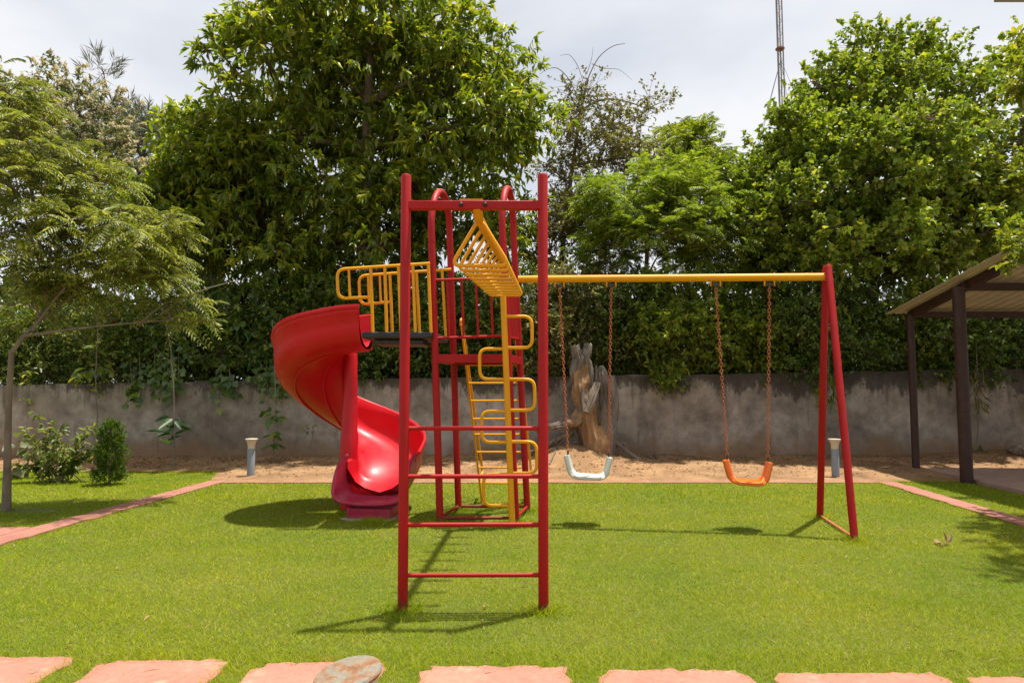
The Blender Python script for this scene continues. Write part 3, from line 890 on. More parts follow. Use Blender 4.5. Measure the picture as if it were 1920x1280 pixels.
# riveted seam and moulded ribs
for j in (2, 3, 4, 5, 7, 8, 9, 10):
    c = VE[6][j] + np.array([0, 0, .002]); up = np.array([0, 0, 1.])
    part(MB().lathe([(.006, 0), (.006, .002), (.003, .004)], c, 8), 'rivet', M['concrete'], chute)
for j in (17 + 14, 17 + 11):
    pass
ob = len(VV[0])
j_rib = [j for j in range(ob)]
part(MB().tube([VV[r][29] + (0, 0, -.004) for r in range(10, 62)], .012, 8), 'moulded_rib', M['slide'], chute)
part(MB().tube([VV[r][31] + (0, 0, -.004) for r in range(16, 60)], .011, 8), 'moulded_rib', M['slide'], chute)
part(MB().lathe([(.085, -.02), (.085, .30), (.100, .46), (.100, .80), (.088, .86), (.080, 1.3), (.074, 1.70), (.066, 1.73)], (CX, CY, 0), 22), 'support_column', M['slide'], chute)
# boxed foot under the exit, on a rough concrete pad
pe, te = SPOS[-2], STAN[-2]
ft = pe - te * .12
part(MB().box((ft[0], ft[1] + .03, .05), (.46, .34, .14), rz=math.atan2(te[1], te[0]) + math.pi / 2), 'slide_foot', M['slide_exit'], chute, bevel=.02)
padp = []
for k in range(14):
    a = 2 * math.pi * k / 14
    padp.append((ft[0] - .02 + (.31 + sr.normal(0, .03)) * math.cos(a), ft[1] - .0 + (.22 + sr.normal(0, .02)) * math.sin(a)))
pad = slab_poly('concrete_pad', padp, -.05, .026, M['concrete'], PLAY, .01) if False else None
mb = MB(); n = len(padp)
mb.add([(p[0], p[1], -.05) for p in padp] + [(p[0], p[1], .014) for p in padp], [tuple(range(n - 1, -1, -1)), tuple(range(n, 2 * n))] + [(i, (i + 1) % n, n + (i + 1) % n, n + i) for i in range(n)])
part(mb, 'concrete_pad', M['concrete'], PLAY, 'rough concrete footing pad under the slide', .012, False)

# --- swing beam, A frame, hangers
BA = onleg(AR, 1, 2.42) * .5 + onleg(AR, 0, 2.42) * .5
BA = P(972, 523.5, 7.0); BB = P(1551, 519, 6.52)
part(MB().tube([BA, BB], .037, 16), 'swing_beam', M['yellow'], label='long yellow swing beam')
d_b = nrm(BB - BA)
part(MB().tube([BB - d_b * .20, BB - d_b * .18], .0385, 16), 'beam_joint', M['yellow'])
apex = P(1550, 498, 6.52)
f1, f2 = G(1603, 1014), G(1537, 970)
for f_ in (f1, f2):
    f_[2] = -.03
    off = (f_ - apex); off[2] = 0
    a_ = apex + nrm(off) * .03
    part(MB().tube([f_, a_ + (f_ - a_) * .01, a_], [.034, .034, .026], 14), 'frame_leg', M['red'])
part(MB().tube([f1 + (apex - f1) * .022, f2 + (apex - f2) * .022], .012, 8), 'foot_bar', M['rust'])
def on_beam(u):
    lo, hi = 0., 1.
    for _ in range(40):
        m = (lo + hi) / 2; q = BA + (BB - BA) * m
        uu = 960 + FPX * q[0] / (q[1] * CP + (q[2] - CAM_H) * SP)
        if uu < u: lo = m
        else: hi = m
    return BA + (BB - BA) * lo
HANG = {}
for u in (1049, 1146, 1341.5, 1442.5):
    q = on_beam(u)
    w = .045
    st = MB().tube(fillet([q + d_b * w + [0, 0, -.085], q + d_b * w + [0, 0, -.030], q - d_b * w + [0, 0, -.030], q - d_b * w + [0, 0, -.085]], .012, 3), .0085, 8)
    o = part(st, 'swing_hanger', M['yellow'])
    part(MB().bar(q - d_b * .036 + [0, 0, -.068], q + d_b * .036 + [0, 0, -.072], .042, .030), 'hanger_bearing', M['dark_steel'], o, bevel=.006)
    HANG[u] = q + np.array([0, 0, -.088])

# ------------------------------------------------------------------ swings
def swing(name, label, mat, hu, ends, seat_px):
    """hu: hanger keys; ends: world points where the chains meet the seat"""
    c = (ends[0] + ends[1]) / 2
    base = c.copy(); base[2] = c[2] - .27
    root = thing(name, base, label, 'swing', 'swings')
    ax = nrm(ends[1] - ends[0]); fw = nrm(np.cross([0, 0, 1.], ax)); up = np.array([0, 0, 1.])
    for h, e in zip(hu, ends):
        a, b = HANG[h] + [0, 0, .012], e + np.array([0, 0, .035])
        L = np.linalg.norm(b - a); n = int(L / .034); d = (b - a) / L
        mb = MB()
        px = nrm(np.cross(d, [0, 1., 0])); py = np.cross(d, px)
        for i in range(n + 1):
            cc = a + d * L * (i + .5) / (n + 1)
            s1 = px if i % 2 else py
            s1 = nrm(s1 * math.cos(.35) + np.cross(d, s1) * math.sin(.35))
            ring = []
            for k in range(10):
                th = 2 * math.pi * k / 10
                ring.append(cc + d * .0225 * math.sin(th) + s1 * .0125 * math.cos(th))
            mb.tube(ring, .0036, 5, closed=True)
        mb.build('chain', M['rust'], root)
        MB().tube([e + up * .045, e - up * .02], .009, 8).build('shackle', M['dark_steel'], root)
    # moulded U seat swept along the axis
    W = np.linalg.norm(ends[1] - ends[0])
    path = fillet([ends[0] - up * 0 + ax * -.014, ends[0] + ax * .028 - up * .165, ends[0] + ax * .085 - up * .20, ends[1] - ax * .085 - up * .20, ends[1] - ax * .028 - up * .165, ends[1] + ax * .014], .075, 7)
    path = np.array(path); m = len(path)
    T = np.gradient(path, axis=0); T = nrm(T)
    V, F = [], []
    for i in range(m):
        s = min(i, m - 1 - i) / (m / 2)
        nn = nrm(np.cross(fw, T[i]))                     # in-plane normal
        hw = float(np.interp(s, [0, .35, .6, 1], [.048, .065, .125, .135]))
        th = float(np.interp(s, [0, .35, .6, 1], [.034, .036, .026, .022]))
        prof = [(-1, -.55), (-.8, -1), (.8, -1), (1, -.55), (1, .55), (.8, 1), (.45, .62), (-.45, .62), (-.8, 1), (-1, .55)]
        for a_, b_ in prof:
            V.append(path[i] + fw * a_ * hw + nn * b_ * th * .9)
    k = 10
    for i in range(m - 1):
        for j in range(k):
            j2 = (j + 1) % k
            F.append((i * k + j, i * k + j2, (i + 1) * k + j2, (i + 1) * k + j))
    F.append(tuple(range(k - 1, -1, -1))); F.append(tuple((m - 1) * k + j for j in range(k)))
    MB().add(V, F).build('seat', mat, root, True, .004)
    return root
swing('swing', 'swing with a white plastic U-shaped seat on rusty chains beside the tower', M['white_plastic'], (1049, 1146), (P(1065, 853, 6.86), P(1141, 857, 6.80)), None)
swing('swing', 'swing with an orange plastic U-shaped seat on rusty chains', M['orange'], (1341.5, 1442.5), (P(1363.5, 862, 6.62), P(1440, 866, 6.55)), None)

# ------------------------------------------------------------------ bollard lights
def bollard(loc, label, h=.575, tilt=(0, 0), cap_mat=None, sc=1.0):
    root = thing('bollard_light', loc, label, 'bollard light', 'garden bollard lights')
    z = loc[2]
    M3 = (Matrix.Rotation(tilt[0], 3, 'X') @ Matrix.Rotation(tilt[1], 3, 'Y'))
    A = [[M3[i][j] for j in range(3)] for i in range(3)]
    c = np.array(loc, float)
    MB().lathe([(.056, -.05), (.056, .42 * h / .575), (.050, .43 * h / .575)], c, 20, A).build('post', M['bollard_post'], root)
    z0 = .43 * h / .575
    hd = MB().lathe([(.052, z0 - .004), (.055, z0 + .05), (.066, z0 + .095), (.084, h - .022), (.084, h - .016)], c, 24, A).build('lamp_head', M['bollard_head'], root)
    MB().lathe([(.080, h - .018), (.090, h - .014), (.093, h - .006), (.090, h), (.05, h + .004), (.01, h + .005)], c, 28, A).build('cap', cap_mat or M['bollard_head'], root)
    return root
bollard(G(470, 894), 'grey bollard light with cream flared head beside the broad green slide side path')['label'] = 'grey bollard light with cream head where the lawn edging meets the sandy soil'
bollard(G(1567, 895), 'grey bollard light with cream head behind the red legs of the swing frame')
fb = P(676, 1250, 1.93)
fb_base = np.array([fb[0] + .048, fb[1] + .04, .0])
bollard(fb_base, 'bollard light with a round rust-stained cap standing among the red slabs', fb[2] - .0, (math.radians(5), math.radians(-8)), M['rusty_cap'], 1)

# ------------------------------------------------------------------ open shelter
def shelter():
    fp, bp = G(1813, 906), G(1718, 883)
    root = thing('open_shelter', ((fp[0] + 12) / 2, 9.6, 0), 'brown steel open shelter with a sloping cream sheet roof', 'shelter')
    zf, zb_ = P(1800, 546, fp[1])[2] + .0, P(1712, 590, bp[1])[2]
    slope = (zf - zb_) / (bp[1] - fp[1]) + .045
    zf += .06
    RZ = lambda y: zb_ + (bp[1] - y) * slope + .10
    for x0 in (fp[0], 11.6):
        MB().tube([(x0, fp[1], -.03), (x0, fp[1], zf)], .082, 18).build('post', M['brown_steel'], root)
        xb = x0 + (bp[0] - fp[0])
        MB().tube([(xb, bp[1], -.03), (xb, bp[1], zb_)], .057, 16).build('post', M['brown_steel'], root)
        MB().bar((x0 + .19, bp[1] + .08, RZ(bp[1] + .08) - .075), (x0 + .07, 6.6, RZ(6.6) - .075), .09, .12).build('rafter', M['brown_steel'], root, False, .004)
    MB().bar((bp[0] - .03, bp[1], zb_ - .0), (12.4, bp[1], zb_ - .0), .07, .10).build('cross_beam', M['brown_steel'], root, False, .004)
    MB().bar((fp[0] + .04, fp[1], zf + .005), (12.4, fp[1], zf + .005), .07, .11).build('cross_beam', M['brown_steel'], root, False, .004)
    MB().bar((fp[0] + .04, 7.3, RZ(7.3) - .095), (12.4, 7.3, RZ(7.3) - .095), .07, .11).build('cross_beam', M['brown_steel'], root, False, .004)
    # profiled sheets, each a trapezoid-ribbed strip
    x = fp[0] - .12
    y0, y1 = 6.45, bp[1] + .28
    while x < 12.3:
        prof = [(0, 0), (.10, 0), (.115, .022), (.15, .022), (.165, 0), (.265, 0), (.28, .022), (.315, .022), (.33, 0), (.43, 0), (.445, .022), (.48, .022), (.495, 0), (.53, 0)]
        V = []
        for y in (y0, y1):
            sk = (y1 - y) * -.008
            for th in (0, .006):
                for px, pz in prof:
                    V.append((x + px + sk, y, RZ(y) + pz + th - .008))
        n = len(prof); F = []
        for i in range(n - 1):
            F += [(i, i + 1, 2 * n + i + 1, 2 * n + i), (n + i, 3 * n + i, 3 * n + i + 1, n + i + 1), (i, n + i, n + i + 1, i + 1), (2 * n + i, 2 * n + i + 1, 3 * n + i + 1, 3 * n + i)]
        F += [(0, 2 * n, 3 * n, n), (n - 1, 2 * n - 1, 4 * n - 1, 3 * n - 1)]
        MB().add(V, F).build('roof_sheet', M['roof_sheet'], root, False)
        x += .531
    return root
shelter()

# lamp arm whose end reaches over the shelter from outside the view
lr = thing('street_lamp', (10.2, 9.0, 0), 'grey street lamp arm whose flat end shows above the trees', 'street lamp')
MB().tube([(10.2, 9.0, -.05), (10.2, 9.0, 6.4), (9.9, 9.0, 6.65)], [.06, .045, .04], 12).build('pole', M['mast'], lr)
MB().tube([(9.95, 9.0, 6.62), (7.35, 9.0, 6.66)], .025, 10).build('arm', M['mast'], lr)
MB().box((7.03, 9.0, 6.655), (.78, .16, .04)).build('lamp_head', M['mast'], lr, False, .015)

# ------------------------------------------------------------------ guyed lattice mast far behind the trees
def mast():
    Y = 62.0
    top = P(1453.5, -220, Y); mid = P(1462.5, 92, Y); low = P(1470, 300, Y)
    dirv = (top - low) / (top[2] - low[2])
    base = low - dirv * low[2]
    root = thing('lattice_mast', base, 'tall thin guyed lattice mast standing behind the light green tree', 'mast')
    w = .27
    offs = [np.array([w * math.cos(a), w * math.sin(a), 0]) for a in (math.pi * 1.05, math.pi * 1.05 + 2.09, math.pi * 1.05 + 4.19)]
    for i, o in enumerate(offs):
        r = .085 if i == 0 else .055
        MB().tube([base + o, top + o], r, 6).build('mast_leg', M['mast'], root)
    mb = MB()
    H = top[2]; nst = int(H / .62)
    for k in range(nst):
        z0, z1 = k * H / nst, (k + 1) * H / nst
        for i in range(3):
            a, b = offs[i], offs[(i + 1) % 3]
            if k % 2: a, b = b, a
            mb.tube([base + dirv * z0 + a, base + dirv * z1 + b], .014, 4)
            mb.tube([base + dirv * z0 + a, base + dirv * z0 + b], .014, 4)
    mb.build('lattice_bracing', M['mast'], root)
    MB().lathe([(.38, -.10), (.42, -.04), (.42, .04), (.36, .1)], mid, 12).build('collar', M['mast_red'], root)
    g0 = P(1464, 112, Y)
    for gx, gy in ((-11, -6), (-7.5, 5), (9, -5), (8, 8)):
        MB().tube([g0, (base[0] + gx, base[1] + gy, -.05)], .022, 4).build('guy_wire', M['mast'], root)
mast()

# ------------------------------------------------------------------ foliage tools
def leaves4(pos, d, nor, L, W, fold=.22, curl=.18):
    d = nrm(d); s = nrm(np.cross(d, nor)); n = np.cross(s, d)
    L = np.asarray(L)[:, None] if np.ndim(L) else L; W = np.asarray(W)[:, None] if np.ndim(W) else W
    a = pos; m = pos + d * L * .45
    l = m - s * W * .5 + n * W * fold; r = m + s * W * .5 + n * W * fold
    t = pos + d * L - n * L * curl
    V = np.stack([a, r, t, l], 1)
    i = np.arange(len(pos))[:, None] * 4
    F = np.concatenate([i + [0, 1, 2], i + [0, 2, 3]], 1).reshape(-1, 3)
    return V.reshape(-1, 3), F

def leaves6(pos, d, nor, L, W, fold=.15, curl=.2, w1=1.0, w2=.75):
    d = nrm(d); s = nrm(np.cross(d, nor)); n = np.cross(s, d)
    L = np.asarray(L)[:, None] if np.ndim(L) else L; W = np.asarray(W)[:, None] if np.ndim(W) else W
    a = pos
    m1 = pos + d * L * .30; m2 = pos + d * L * .66 - n * L * curl * .35
    V = np.stack([a, m1 + s * W * .5 * w1 + n * W * fold, m2 + s * W * .5 * w2 + n * W * fold, pos + d * L - n * L * curl, m2 - s * W * .5 * w2 + n * W * fold, m1 - s * W * .5 * w1 + n * W * fold], 1)
    i = np.arange(len(pos))[:, None] * 6
    F = np.concatenate([i + [0, 1, 2], i + [0, 2, 3], i + [0, 3, 4], i + [0, 4, 5]], 1).reshape(-1, 3)
    return V.reshape(-1, 3), F

def rand_dir(n, rng):
    return nrm(rng.normal(size=(n, 3)))

def curve(a, b, sag, rng, n=5, jit=.06):
    a, b = np.array(a, float), np.array(b, float)
    L = np.linalg.norm(b - a)
    pts = []
    off = rng.normal(0, jit * L, 3)
    for k in range(n + 1):
        t = k / n
        pts.append(a + (b - a) * t + off * math.sin(math.pi * t) + np.array([0, 0, sag * L * math.sin(math.pi * t)]))
    return pts

def crown_pts(lobes, n_clump, n_shoot, rng, clump_r, shell=(.55, 1.0), core=.22):
    """lobes of (centre, radii) -> clump centres hanging on the lobes and shoots scattered round the clumps"""
    vol = np.array([max(r[0] * r[2], .05) for c, r in lobes]); vol = vol / vol.sum()
    clumps, shoots, sdirs, owner = [], [], [], []
    for (c, r), w in zip(lobes, vol):
        c, r = np.array(c, float), np.array(r, float)
        nc = max(3, int(round(n_clump * w)))
        d = rand_dir(nc, rng)
        d[:, 2] = np.where(d[:, 2] < -.6, -d[:, 2] * .5, d[:, 2]); d = nrm(d)
        rad = rng.uniform(shell[0], shell[1], nc) ** .7
        cc = c + d * r * rad[:, None]
        for q, dd in zip(cc, d):
            k = max(4, int(n_shoot * w / nc * rng.uniform(.6, 1.4)))
            R = clump_r * rng.uniform(.65, 1.35)
            o = rand_dir(k, rng) * (rng.uniform(.1, 1, k) ** .5)[:, None] * R * np.array([1.15, 1.15, .72])
            clumps.append(q)
            shoots.append(q + o); owner += [len(clumps) - 1] * k
            sdirs.append(nrm(dd * .75 + nrm(o + 1e-6) * .75 + np.array([0, 0, .30]) + rng.normal(0, .25, (k, 3))))
        kc = int(n_shoot * w * core)
        if kc:
            o = rand_dir(kc, rng) * (rng.uniform(0, .8, kc) ** .5)[:, None] * r
            clumps.append(c.copy()); shoots.append(c + o); owner += [len(clumps) - 1] * kc
            sdirs.append(nrm(o + rng.normal(0, .5, (kc, 3)) + 1e-6))
    return np.array(clumps), np.concatenate(shoots), np.concatenate(sdirs), np.array(owner)

def shoot_leaves(sh, sd, per, ls, L, W, rng, droop=.35, spread=.9, kind=4, up=1.1, curl=.18, fold=.22, w2=.75):
    n = len(sh)
    t = rng.uniform(.1, 1, (n, per, 1))
    p = sh[:, None, :] + sd[:, None, :] * t * ls * rng.uniform(.6, 1.3, (n, 1, 1)) - np.array([0, 0, 1.]) * (t ** 2) * ls * droop * .5
    d = sd[:, None, :] * .55 + nrm(rng.normal(size=(n, per, 3))) * spread - np.array([0, 0, 1.]) * droop
    nor = np.array([0, 0, 1.]) * up * 1.35 + rng.normal(0, .55, (n, per, 3))
    p, d, nor = p.reshape(-1, 3), nrm(d.reshape(-1, 3)), nrm(nor.reshape(-1, 3))
    q = rng.uniform(.45, 1.35, len(p)) * np.repeat(rng.uniform(.8, 1.2, n), per)
    if kind == 4:
        return leaves4(p, d, nor, L * q, W * q, fold, curl)
    return leaves6(p, d, nor, L * q, W * q, fold, curl, 1.0, w2)

def shoot_fronds(sh, sd, per, Lf, npin, lp, wp, rng, droop=.5):
    n = len(sh)
    b = np.repeat(sh, per, 0)
    d = nrm(np.repeat(sd, per, 0) * .6 + rng.normal(0, .6, (n * per, 3)) * np.array([1, 1, .5]) + np.array([0, 0, .05]))
    N = len(b)
    up = nrm(np.array([0, 0, 1.]) + rng.normal(0, .3, (N, 3)))
    s = nrm(np.cross(d, up)); nn = np.cross(s, d)
    L = Lf * rng.uniform(.65, 1.25, N)
    ps, ds, ns, ls = [], [], [], []
    for k in range(npin):
        t = (k + 1.0) / npin
        c = b + d * (L * t)[:, None] - np.array([0, 0, 1.]) * (L * droop * t * t)[:, None]
        tang = nrm(d - np.array([0, 0, 2.]) * droop * t)
        for sg in (-1, 1):
            ps.append(c); ds.append(nrm(s * sg * 1.0 + tang * .55 - nn * .25 + rng.normal(0, .08, (N, 3))))
            ns.append(nn); ls.append(np.full(N, lp * (.55 + .75 * math.sin(math.pi * min(.93, t * .9 + .06)))))
    p, dd, no, ll = np.concatenate(ps), np.concatenate(ds), np.concatenate(ns), np.concatenate(ls)
    return leaves4(p, dd, no, ll, np.full(len(p), wp), .1, .22)

def build_tree(name, label, cat, base, trunk, lobes, n_clump, n_shoot, clump_r, leaf_fn, leaf_mat, seed, bark='bark', r0=.14, group=None,
               shell=(.55, 1.0), core=.22, twig_frac=.35, extra=None, fork=None, twig_r=.006):
    """trunk: list of points from the ground up; each lobe gets a limb, each clump a branch, some shoots a twig"""
    rng = np.random.default_rng(seed)
    root = thing(name, base, label, cat, group)
    cl, sh, sd, ow = crown_pts(lobes, n_clump, n_shoot, rng, clump_r, shell, core)
    tm = MB()
    trunk = [np.array(p, float) for p in trunk]
    m = len(trunk)
    tm.tube(trunk, [r0 * (1.25 if i == 0 else 1) * (1 - .62 * i / (m - 1)) for i in range(m)], 10)
    tr = np.array(trunk)
    limb_pts = [(p, r0 * .5) for p in trunk[m // 2:]]
    for c, r in lobes:
        c = np.array(c, float)
        lowr = [q for q in trunk[max(1, m // 3):]]
        dist = [np.linalg.norm(q - c) + 1.2 * max(0, q[2] - c[2] + .3) for q in lowr]
        q = lowr[int(np.argmin(dist))]
        if np.linalg.norm(q - c) < .15: continue
        pts = curve(q, c, .06, rng, 6)
        tm.tube(pts, np.linspace(r0 * .42, r0 * .16, len(pts)), 7)
        limb_pts += [(p, r0 * .25) for p in pts[2:]]
    LP = np.array([p for p, _ in limb_pts])
    for q in cl:
        dd = np.linalg.norm(LP - q, axis=1) + .6 * np.maximum(0, LP[:, 2] - q[2])
        a = LP[int(np.argmin(dd))]
        if np.linalg.norm(a - q) < .05: continue
        pts = curve(a, q, .05, rng, 4, .08)
        tm.tube(pts, np.linspace(r0 * .15 + .004, twig_r * 1.2, len(pts)), 5, cap=False)
    sel = np.where(rng.random(len(sh)) < twig_frac)[0]
    for i in sel:
        a = cl[ow[i]]
        mid = (a + sh[i]) / 2 + rng.normal(0, .03, 3)
        tm.tube([a, mid, sh[i] + sd[i] * .1], [twig_r, twig_r * .7, twig_r * .4], 3, cap=False)
    tm.build('trunk', M[bark], root)
    V, F = leaf_fn(sh, sd, rng)
    np_mesh('crown', V, F, M[leaf_mat], root)
    if extra:
        extra(root, cl, sh, sd, rng)
    return root

def lobe(u, v, Y, ru, rv, ry=None):
    c = P(u, v, Y); k = Y / FPX
    return (c, (ru * k, (ry if ry is not None else (ru + rv) / 2 * k * 1.6), rv * k))

# ------------------------------------------------------------------ the trees
Y1 = 13.9
build_tree('broadleaf_tree', 'tall dense broadleaf tree with drooping dark green leaves behind the slide', 'tree', G(705, 845) * 0 + np.array([P(705, 700, Y1)[0], Y1, -.06]),
    [(P(703, 800, Y1)[0], Y1, -.1), P(706, 690, Y1), P(708, 560, Y1), P(706, 470, Y1), P(697, 380, Y1 - .1), P(688, 280, Y1 - .2), P(690, 190, Y1 - .2), P(694, 90, Y1 - .2), P(700, -10, Y1)],
    [lobe(640, 60, Y1, 150, 100), lobe(755, 60, Y1 + .2, 110, 100), lobe(560, 70, Y1 - .2, 80, 110), lobe(850, 110, Y1, 75, 95), lobe(900, 170, Y1, 90, 80), lobe(950, 235, Y1 - .2, 80, 85),
     lobe(540, 200, Y1 - .2, 120, 130), lobe(720, 200, Y1 + .5, 170, 150), lobe(860, 280, Y1 + .2, 140, 110), lobe(470, 260, 13.5, 60, 65),
     lobe(450, 420, 13.8, 100, 110), lobe(590, 360, Y1 + .3, 150, 130), lobe(800, 400, Y1 + .6, 170, 70), lobe(540, 500, 13.8, 100, 100), lobe(870, 40, Y1, 20, 25), lobe(520, 20, Y1, 30, 30), lobe(700, 460, Y1 + .5, 150, 70), lobe(880, 430, Y1 + .8, 130, 70), lobe(640, 560, Y1 + .6, 110, 70)],
    230, 4700, .46, lambda sh, sd, rng: shoot_leaves(sh, sd, 14, .34, .185, .062, rng, .55, .75, 4, .8, .22), 'leaf_main', 21, 'bark', .17, core=.26, twig_frac=.15)

YL1 = 13.4
build_tree('small_broadleaf_tree', 'smaller bright broadleaf tree leaning out beside the tall broadleaf tree', 'tree', (P(400, 700, YL1)[0], YL1, -.06),
    [(P(400, 800, YL1)[0], YL1, -.1), P(402, 640, YL1), P(400, 540, YL1), P(405, 430, YL1), P(400, 330, YL1), P(410, 250, YL1)],
    [lobe(405, 300, YL1, 70, 85), lobe(365, 255, YL1, 30, 40), lobe(455, 330, YL1, 50, 80), lobe(360, 390, YL1, 60, 60), lobe(285, 400, YL1, 45, 30), lobe(440, 440, YL1, 70, 60), lobe(330, 470, YL1, 80, 45), lobe(240, 440, YL1, 50, 35)],
    110, 1700, .36, lambda sh, sd, rng: shoot_leaves(sh, sd, 13, .30, .165, .056, rng, .5, .75, 4, .9, .22), 'leaf_main', 23, 'bark', .08, core=.12, twig_frac=.3)

Y7 = 14.3
build_tree('maple_leaved_tree', 'tall light green tree with lobed leaves behind the swing', 'tree', (P(1640, 700, Y7)[0], Y7, -.06),
    [(P(1640, 800, Y7)[0], Y7, -.1), P(1640, 680, Y7), P(1636, 560, Y7), P(1645, 440, Y7), P(1640, 320, Y7), P(1655, 200, Y7), P(1660, 110, Y7)],
    [lobe(1650, 200, Y7, 90, 75), lobe(1590, 120, Y7, 20, 40), lobe(1775, 190, Y7, 35, 75), lobe(1700, 120, Y7, 45, 35), lobe(1650, 105, Y7, 30, 30), lobe(1550, 240, Y7, 55, 65), lobe(1475, 280, Y7 - .3, 45, 65), lobe(1425, 320, Y7 - .3, 35, 55), lobe(1770, 300, Y7, 70, 70),
     lobe(1600, 340, Y7, 180, 110), lobe(1450, 420, Y7 - .4, 110, 100), lobe(1740, 430, Y7 - .4, 130, 100), lobe(1560, 480, Y7 - .4, 160, 90), lobe(1375, 350, Y7 - .4, 45, 55), lobe(1533, 165, Y7, 14, 25), lobe(1790, 120, Y7, 12, 30)],
    300, 7000, .36, lambda sh, sd, rng: shoot_leaves(sh, nrm(sd + [0, 0, .35]), 14, .30, .100, .080, rng, .12, .9, 4, .7, .2, .2), 'leaf_right', 31, 'bark', .15, core=.10, twig_frac=.3)

build_tree('slender_tree', 'upright leafy tree rising above the roof of the open shelter', 'tree', (P(1925, 700, 14.6)[0], 14.6, -.06),
    [(P(1925, 800, 14.6)[0], 14.6, -.1), P(1925, 600, 14.6), P(1922, 400, 14.6), P(1915, 200, 14.6), P(1908, 70, 14.6)],
    [lobe(1912, 80, 14.6, 8, 40), lobe(1915, 150, 14.6, 22, 55), lobe(1890, 130, 14.6, 14, 15), lobe(1930, 270, 14.6, 35, 90), lobe(1960, 380, 14.6, 90, 120)],
    60, 1000, .28, lambda sh, sd, rng: shoot_leaves(sh, sd, 12, .26, .10, .078, rng, .15, .9, 6, .7, .2, .2, .8), 'leaf_right', 41, 'bark', .09, core=.06)

build_tree('young_leafy_tree', 'yellow-green leafy tree between the wall and the shelter roof', 'tree', (P(1850, 700, 13.6)[0], 13.6, -.06),
    [(P(1850, 800, 13.6)[0], 13.6, -.1), P(1852, 640, 13.6), P(1845, 540, 13.6), P(1840, 440, 13.6)],
    [lobe(1850, 400, 13.5, 70, 55), lobe(1790, 460, 13.4, 70, 55), lobe(1890, 340, 13.5, 50, 50), lobe(1720, 500, 13.5, 70, 45), lobe(1900, 450, 13.4, 60, 60)],
    60, 1000, .36, lambda sh, sd, rng: shoot_leaves(sh, sd, 12, .28, .12, .075, rng, .2, .9, 4, .7, .2), 'leaf_yellow', 43, 'bark', .07, core=.05)

Y6 = 13.6
build_tree('feathery_tree', 'bright green feathery tree behind the swing beam', 'tree', (P(1215, 700, Y6)[0], Y6, -.06),
    [(P(1215, 800, Y6)[0], Y6, -.1), P(1215, 640, Y6), P(1210, 540, Y6), P(1215, 440, Y6), P(1220, 370, Y6)],
    [lobe(1180, 390, Y6, 90, 60), lobe(1250, 360, Y6, 80, 50), lobe(1300, 410, Y6, 80, 80), lobe(1150, 460, Y6, 60, 60), lobe(1240, 470, Y6, 110, 70), lobe(1130, 360, Y6, 35, 25), lobe(1340, 470, Y6, 70, 60)],
    110, 800, .38, lambda sh, sd, rng: shoot_fronds(sh, sd, 5, .30, 8, .085, .022, rng, .35), 'leaf_neem', 51, 'bark', .07, core=.1)
build_tree('dark_feathery_tree', 'darker feathery tree peeping out beside the tall light green tree', 'tree', (P(1290, 700, 16.8)[0], 16.8, -.06),
    [(P(1290, 800, 16.8)[0], 16.8, -.1), P(1290, 600, 16.8), P(1288, 440, 16.8), P(1285, 300, 16.8)],
    [lobe(1280, 275, 16.8, 55, 35), lobe(1340, 290, 16.8, 40, 35), lobe(1290, 340, 16.8, 75, 50), lobe(1255, 255, 16.8, 30, 25)],
    50, 420, .36, lambda sh, sd, rng: shoot_fronds(sh, sd, 5, .30, 8, .085, .024, rng, .35), 'leaf_main', 52, 'bark', .08, core=.1)

# sparse brown tree with bare arching tips
def bare_twigs(root, cl, sh, sd, rng):
    mb = MB()
    Y = 15.2
    def arc(pts, r):
        pts = [P(u, v, Y + rng.normal(0, .15)) for u, v in pts]
        q = []
        for i in range(len(pts) - 1):
            for k in range(4): q.append(pts[i] + (pts[i + 1] - pts[i]) * k / 4)
        q.append(pts[-1])
        q = np.array(q)
        for _ in range(3): q[1:-1] = (q[:-2] + 2 * q[1:-1] + q[2:]) / 4
        mb.tube(q, np.linspace(r, r * .28, len(q)), 5, cap=False)
    arc([(1075, 300), (1085, 220), (1100, 150), (1122, 105), (1150, 85), (1172, 82)], .020)
    arc([(1088, 200), (1070, 150), (1045, 125), (1025, 130), (1012, 140)], .013)
    arc([(1080, 190), (1062, 175), (1035, 170)], .010)
    arc([(1095, 160), (1085, 125), (1068, 100), (1050, 105)], .010)
    arc([(1100, 140), (1110, 110), (1112, 88)], .008)
    arc([(1110, 120), (1135, 130), (1160, 128), (1185, 150)], .010)
    arc([(1085, 235), (1130, 200), (1170, 190), (1215, 186), (1275, 184)], .012)
    arc([(1200, 187), (1235, 176), (1258, 172)], .007)
    arc([(1078, 280), (1120, 270), (1180, 230), (1230, 210)], .012)
    arc([(1060, 330), (1040, 270), (1022, 230)], .012)
    mb.build('bare_twigs', M['twig'], root)
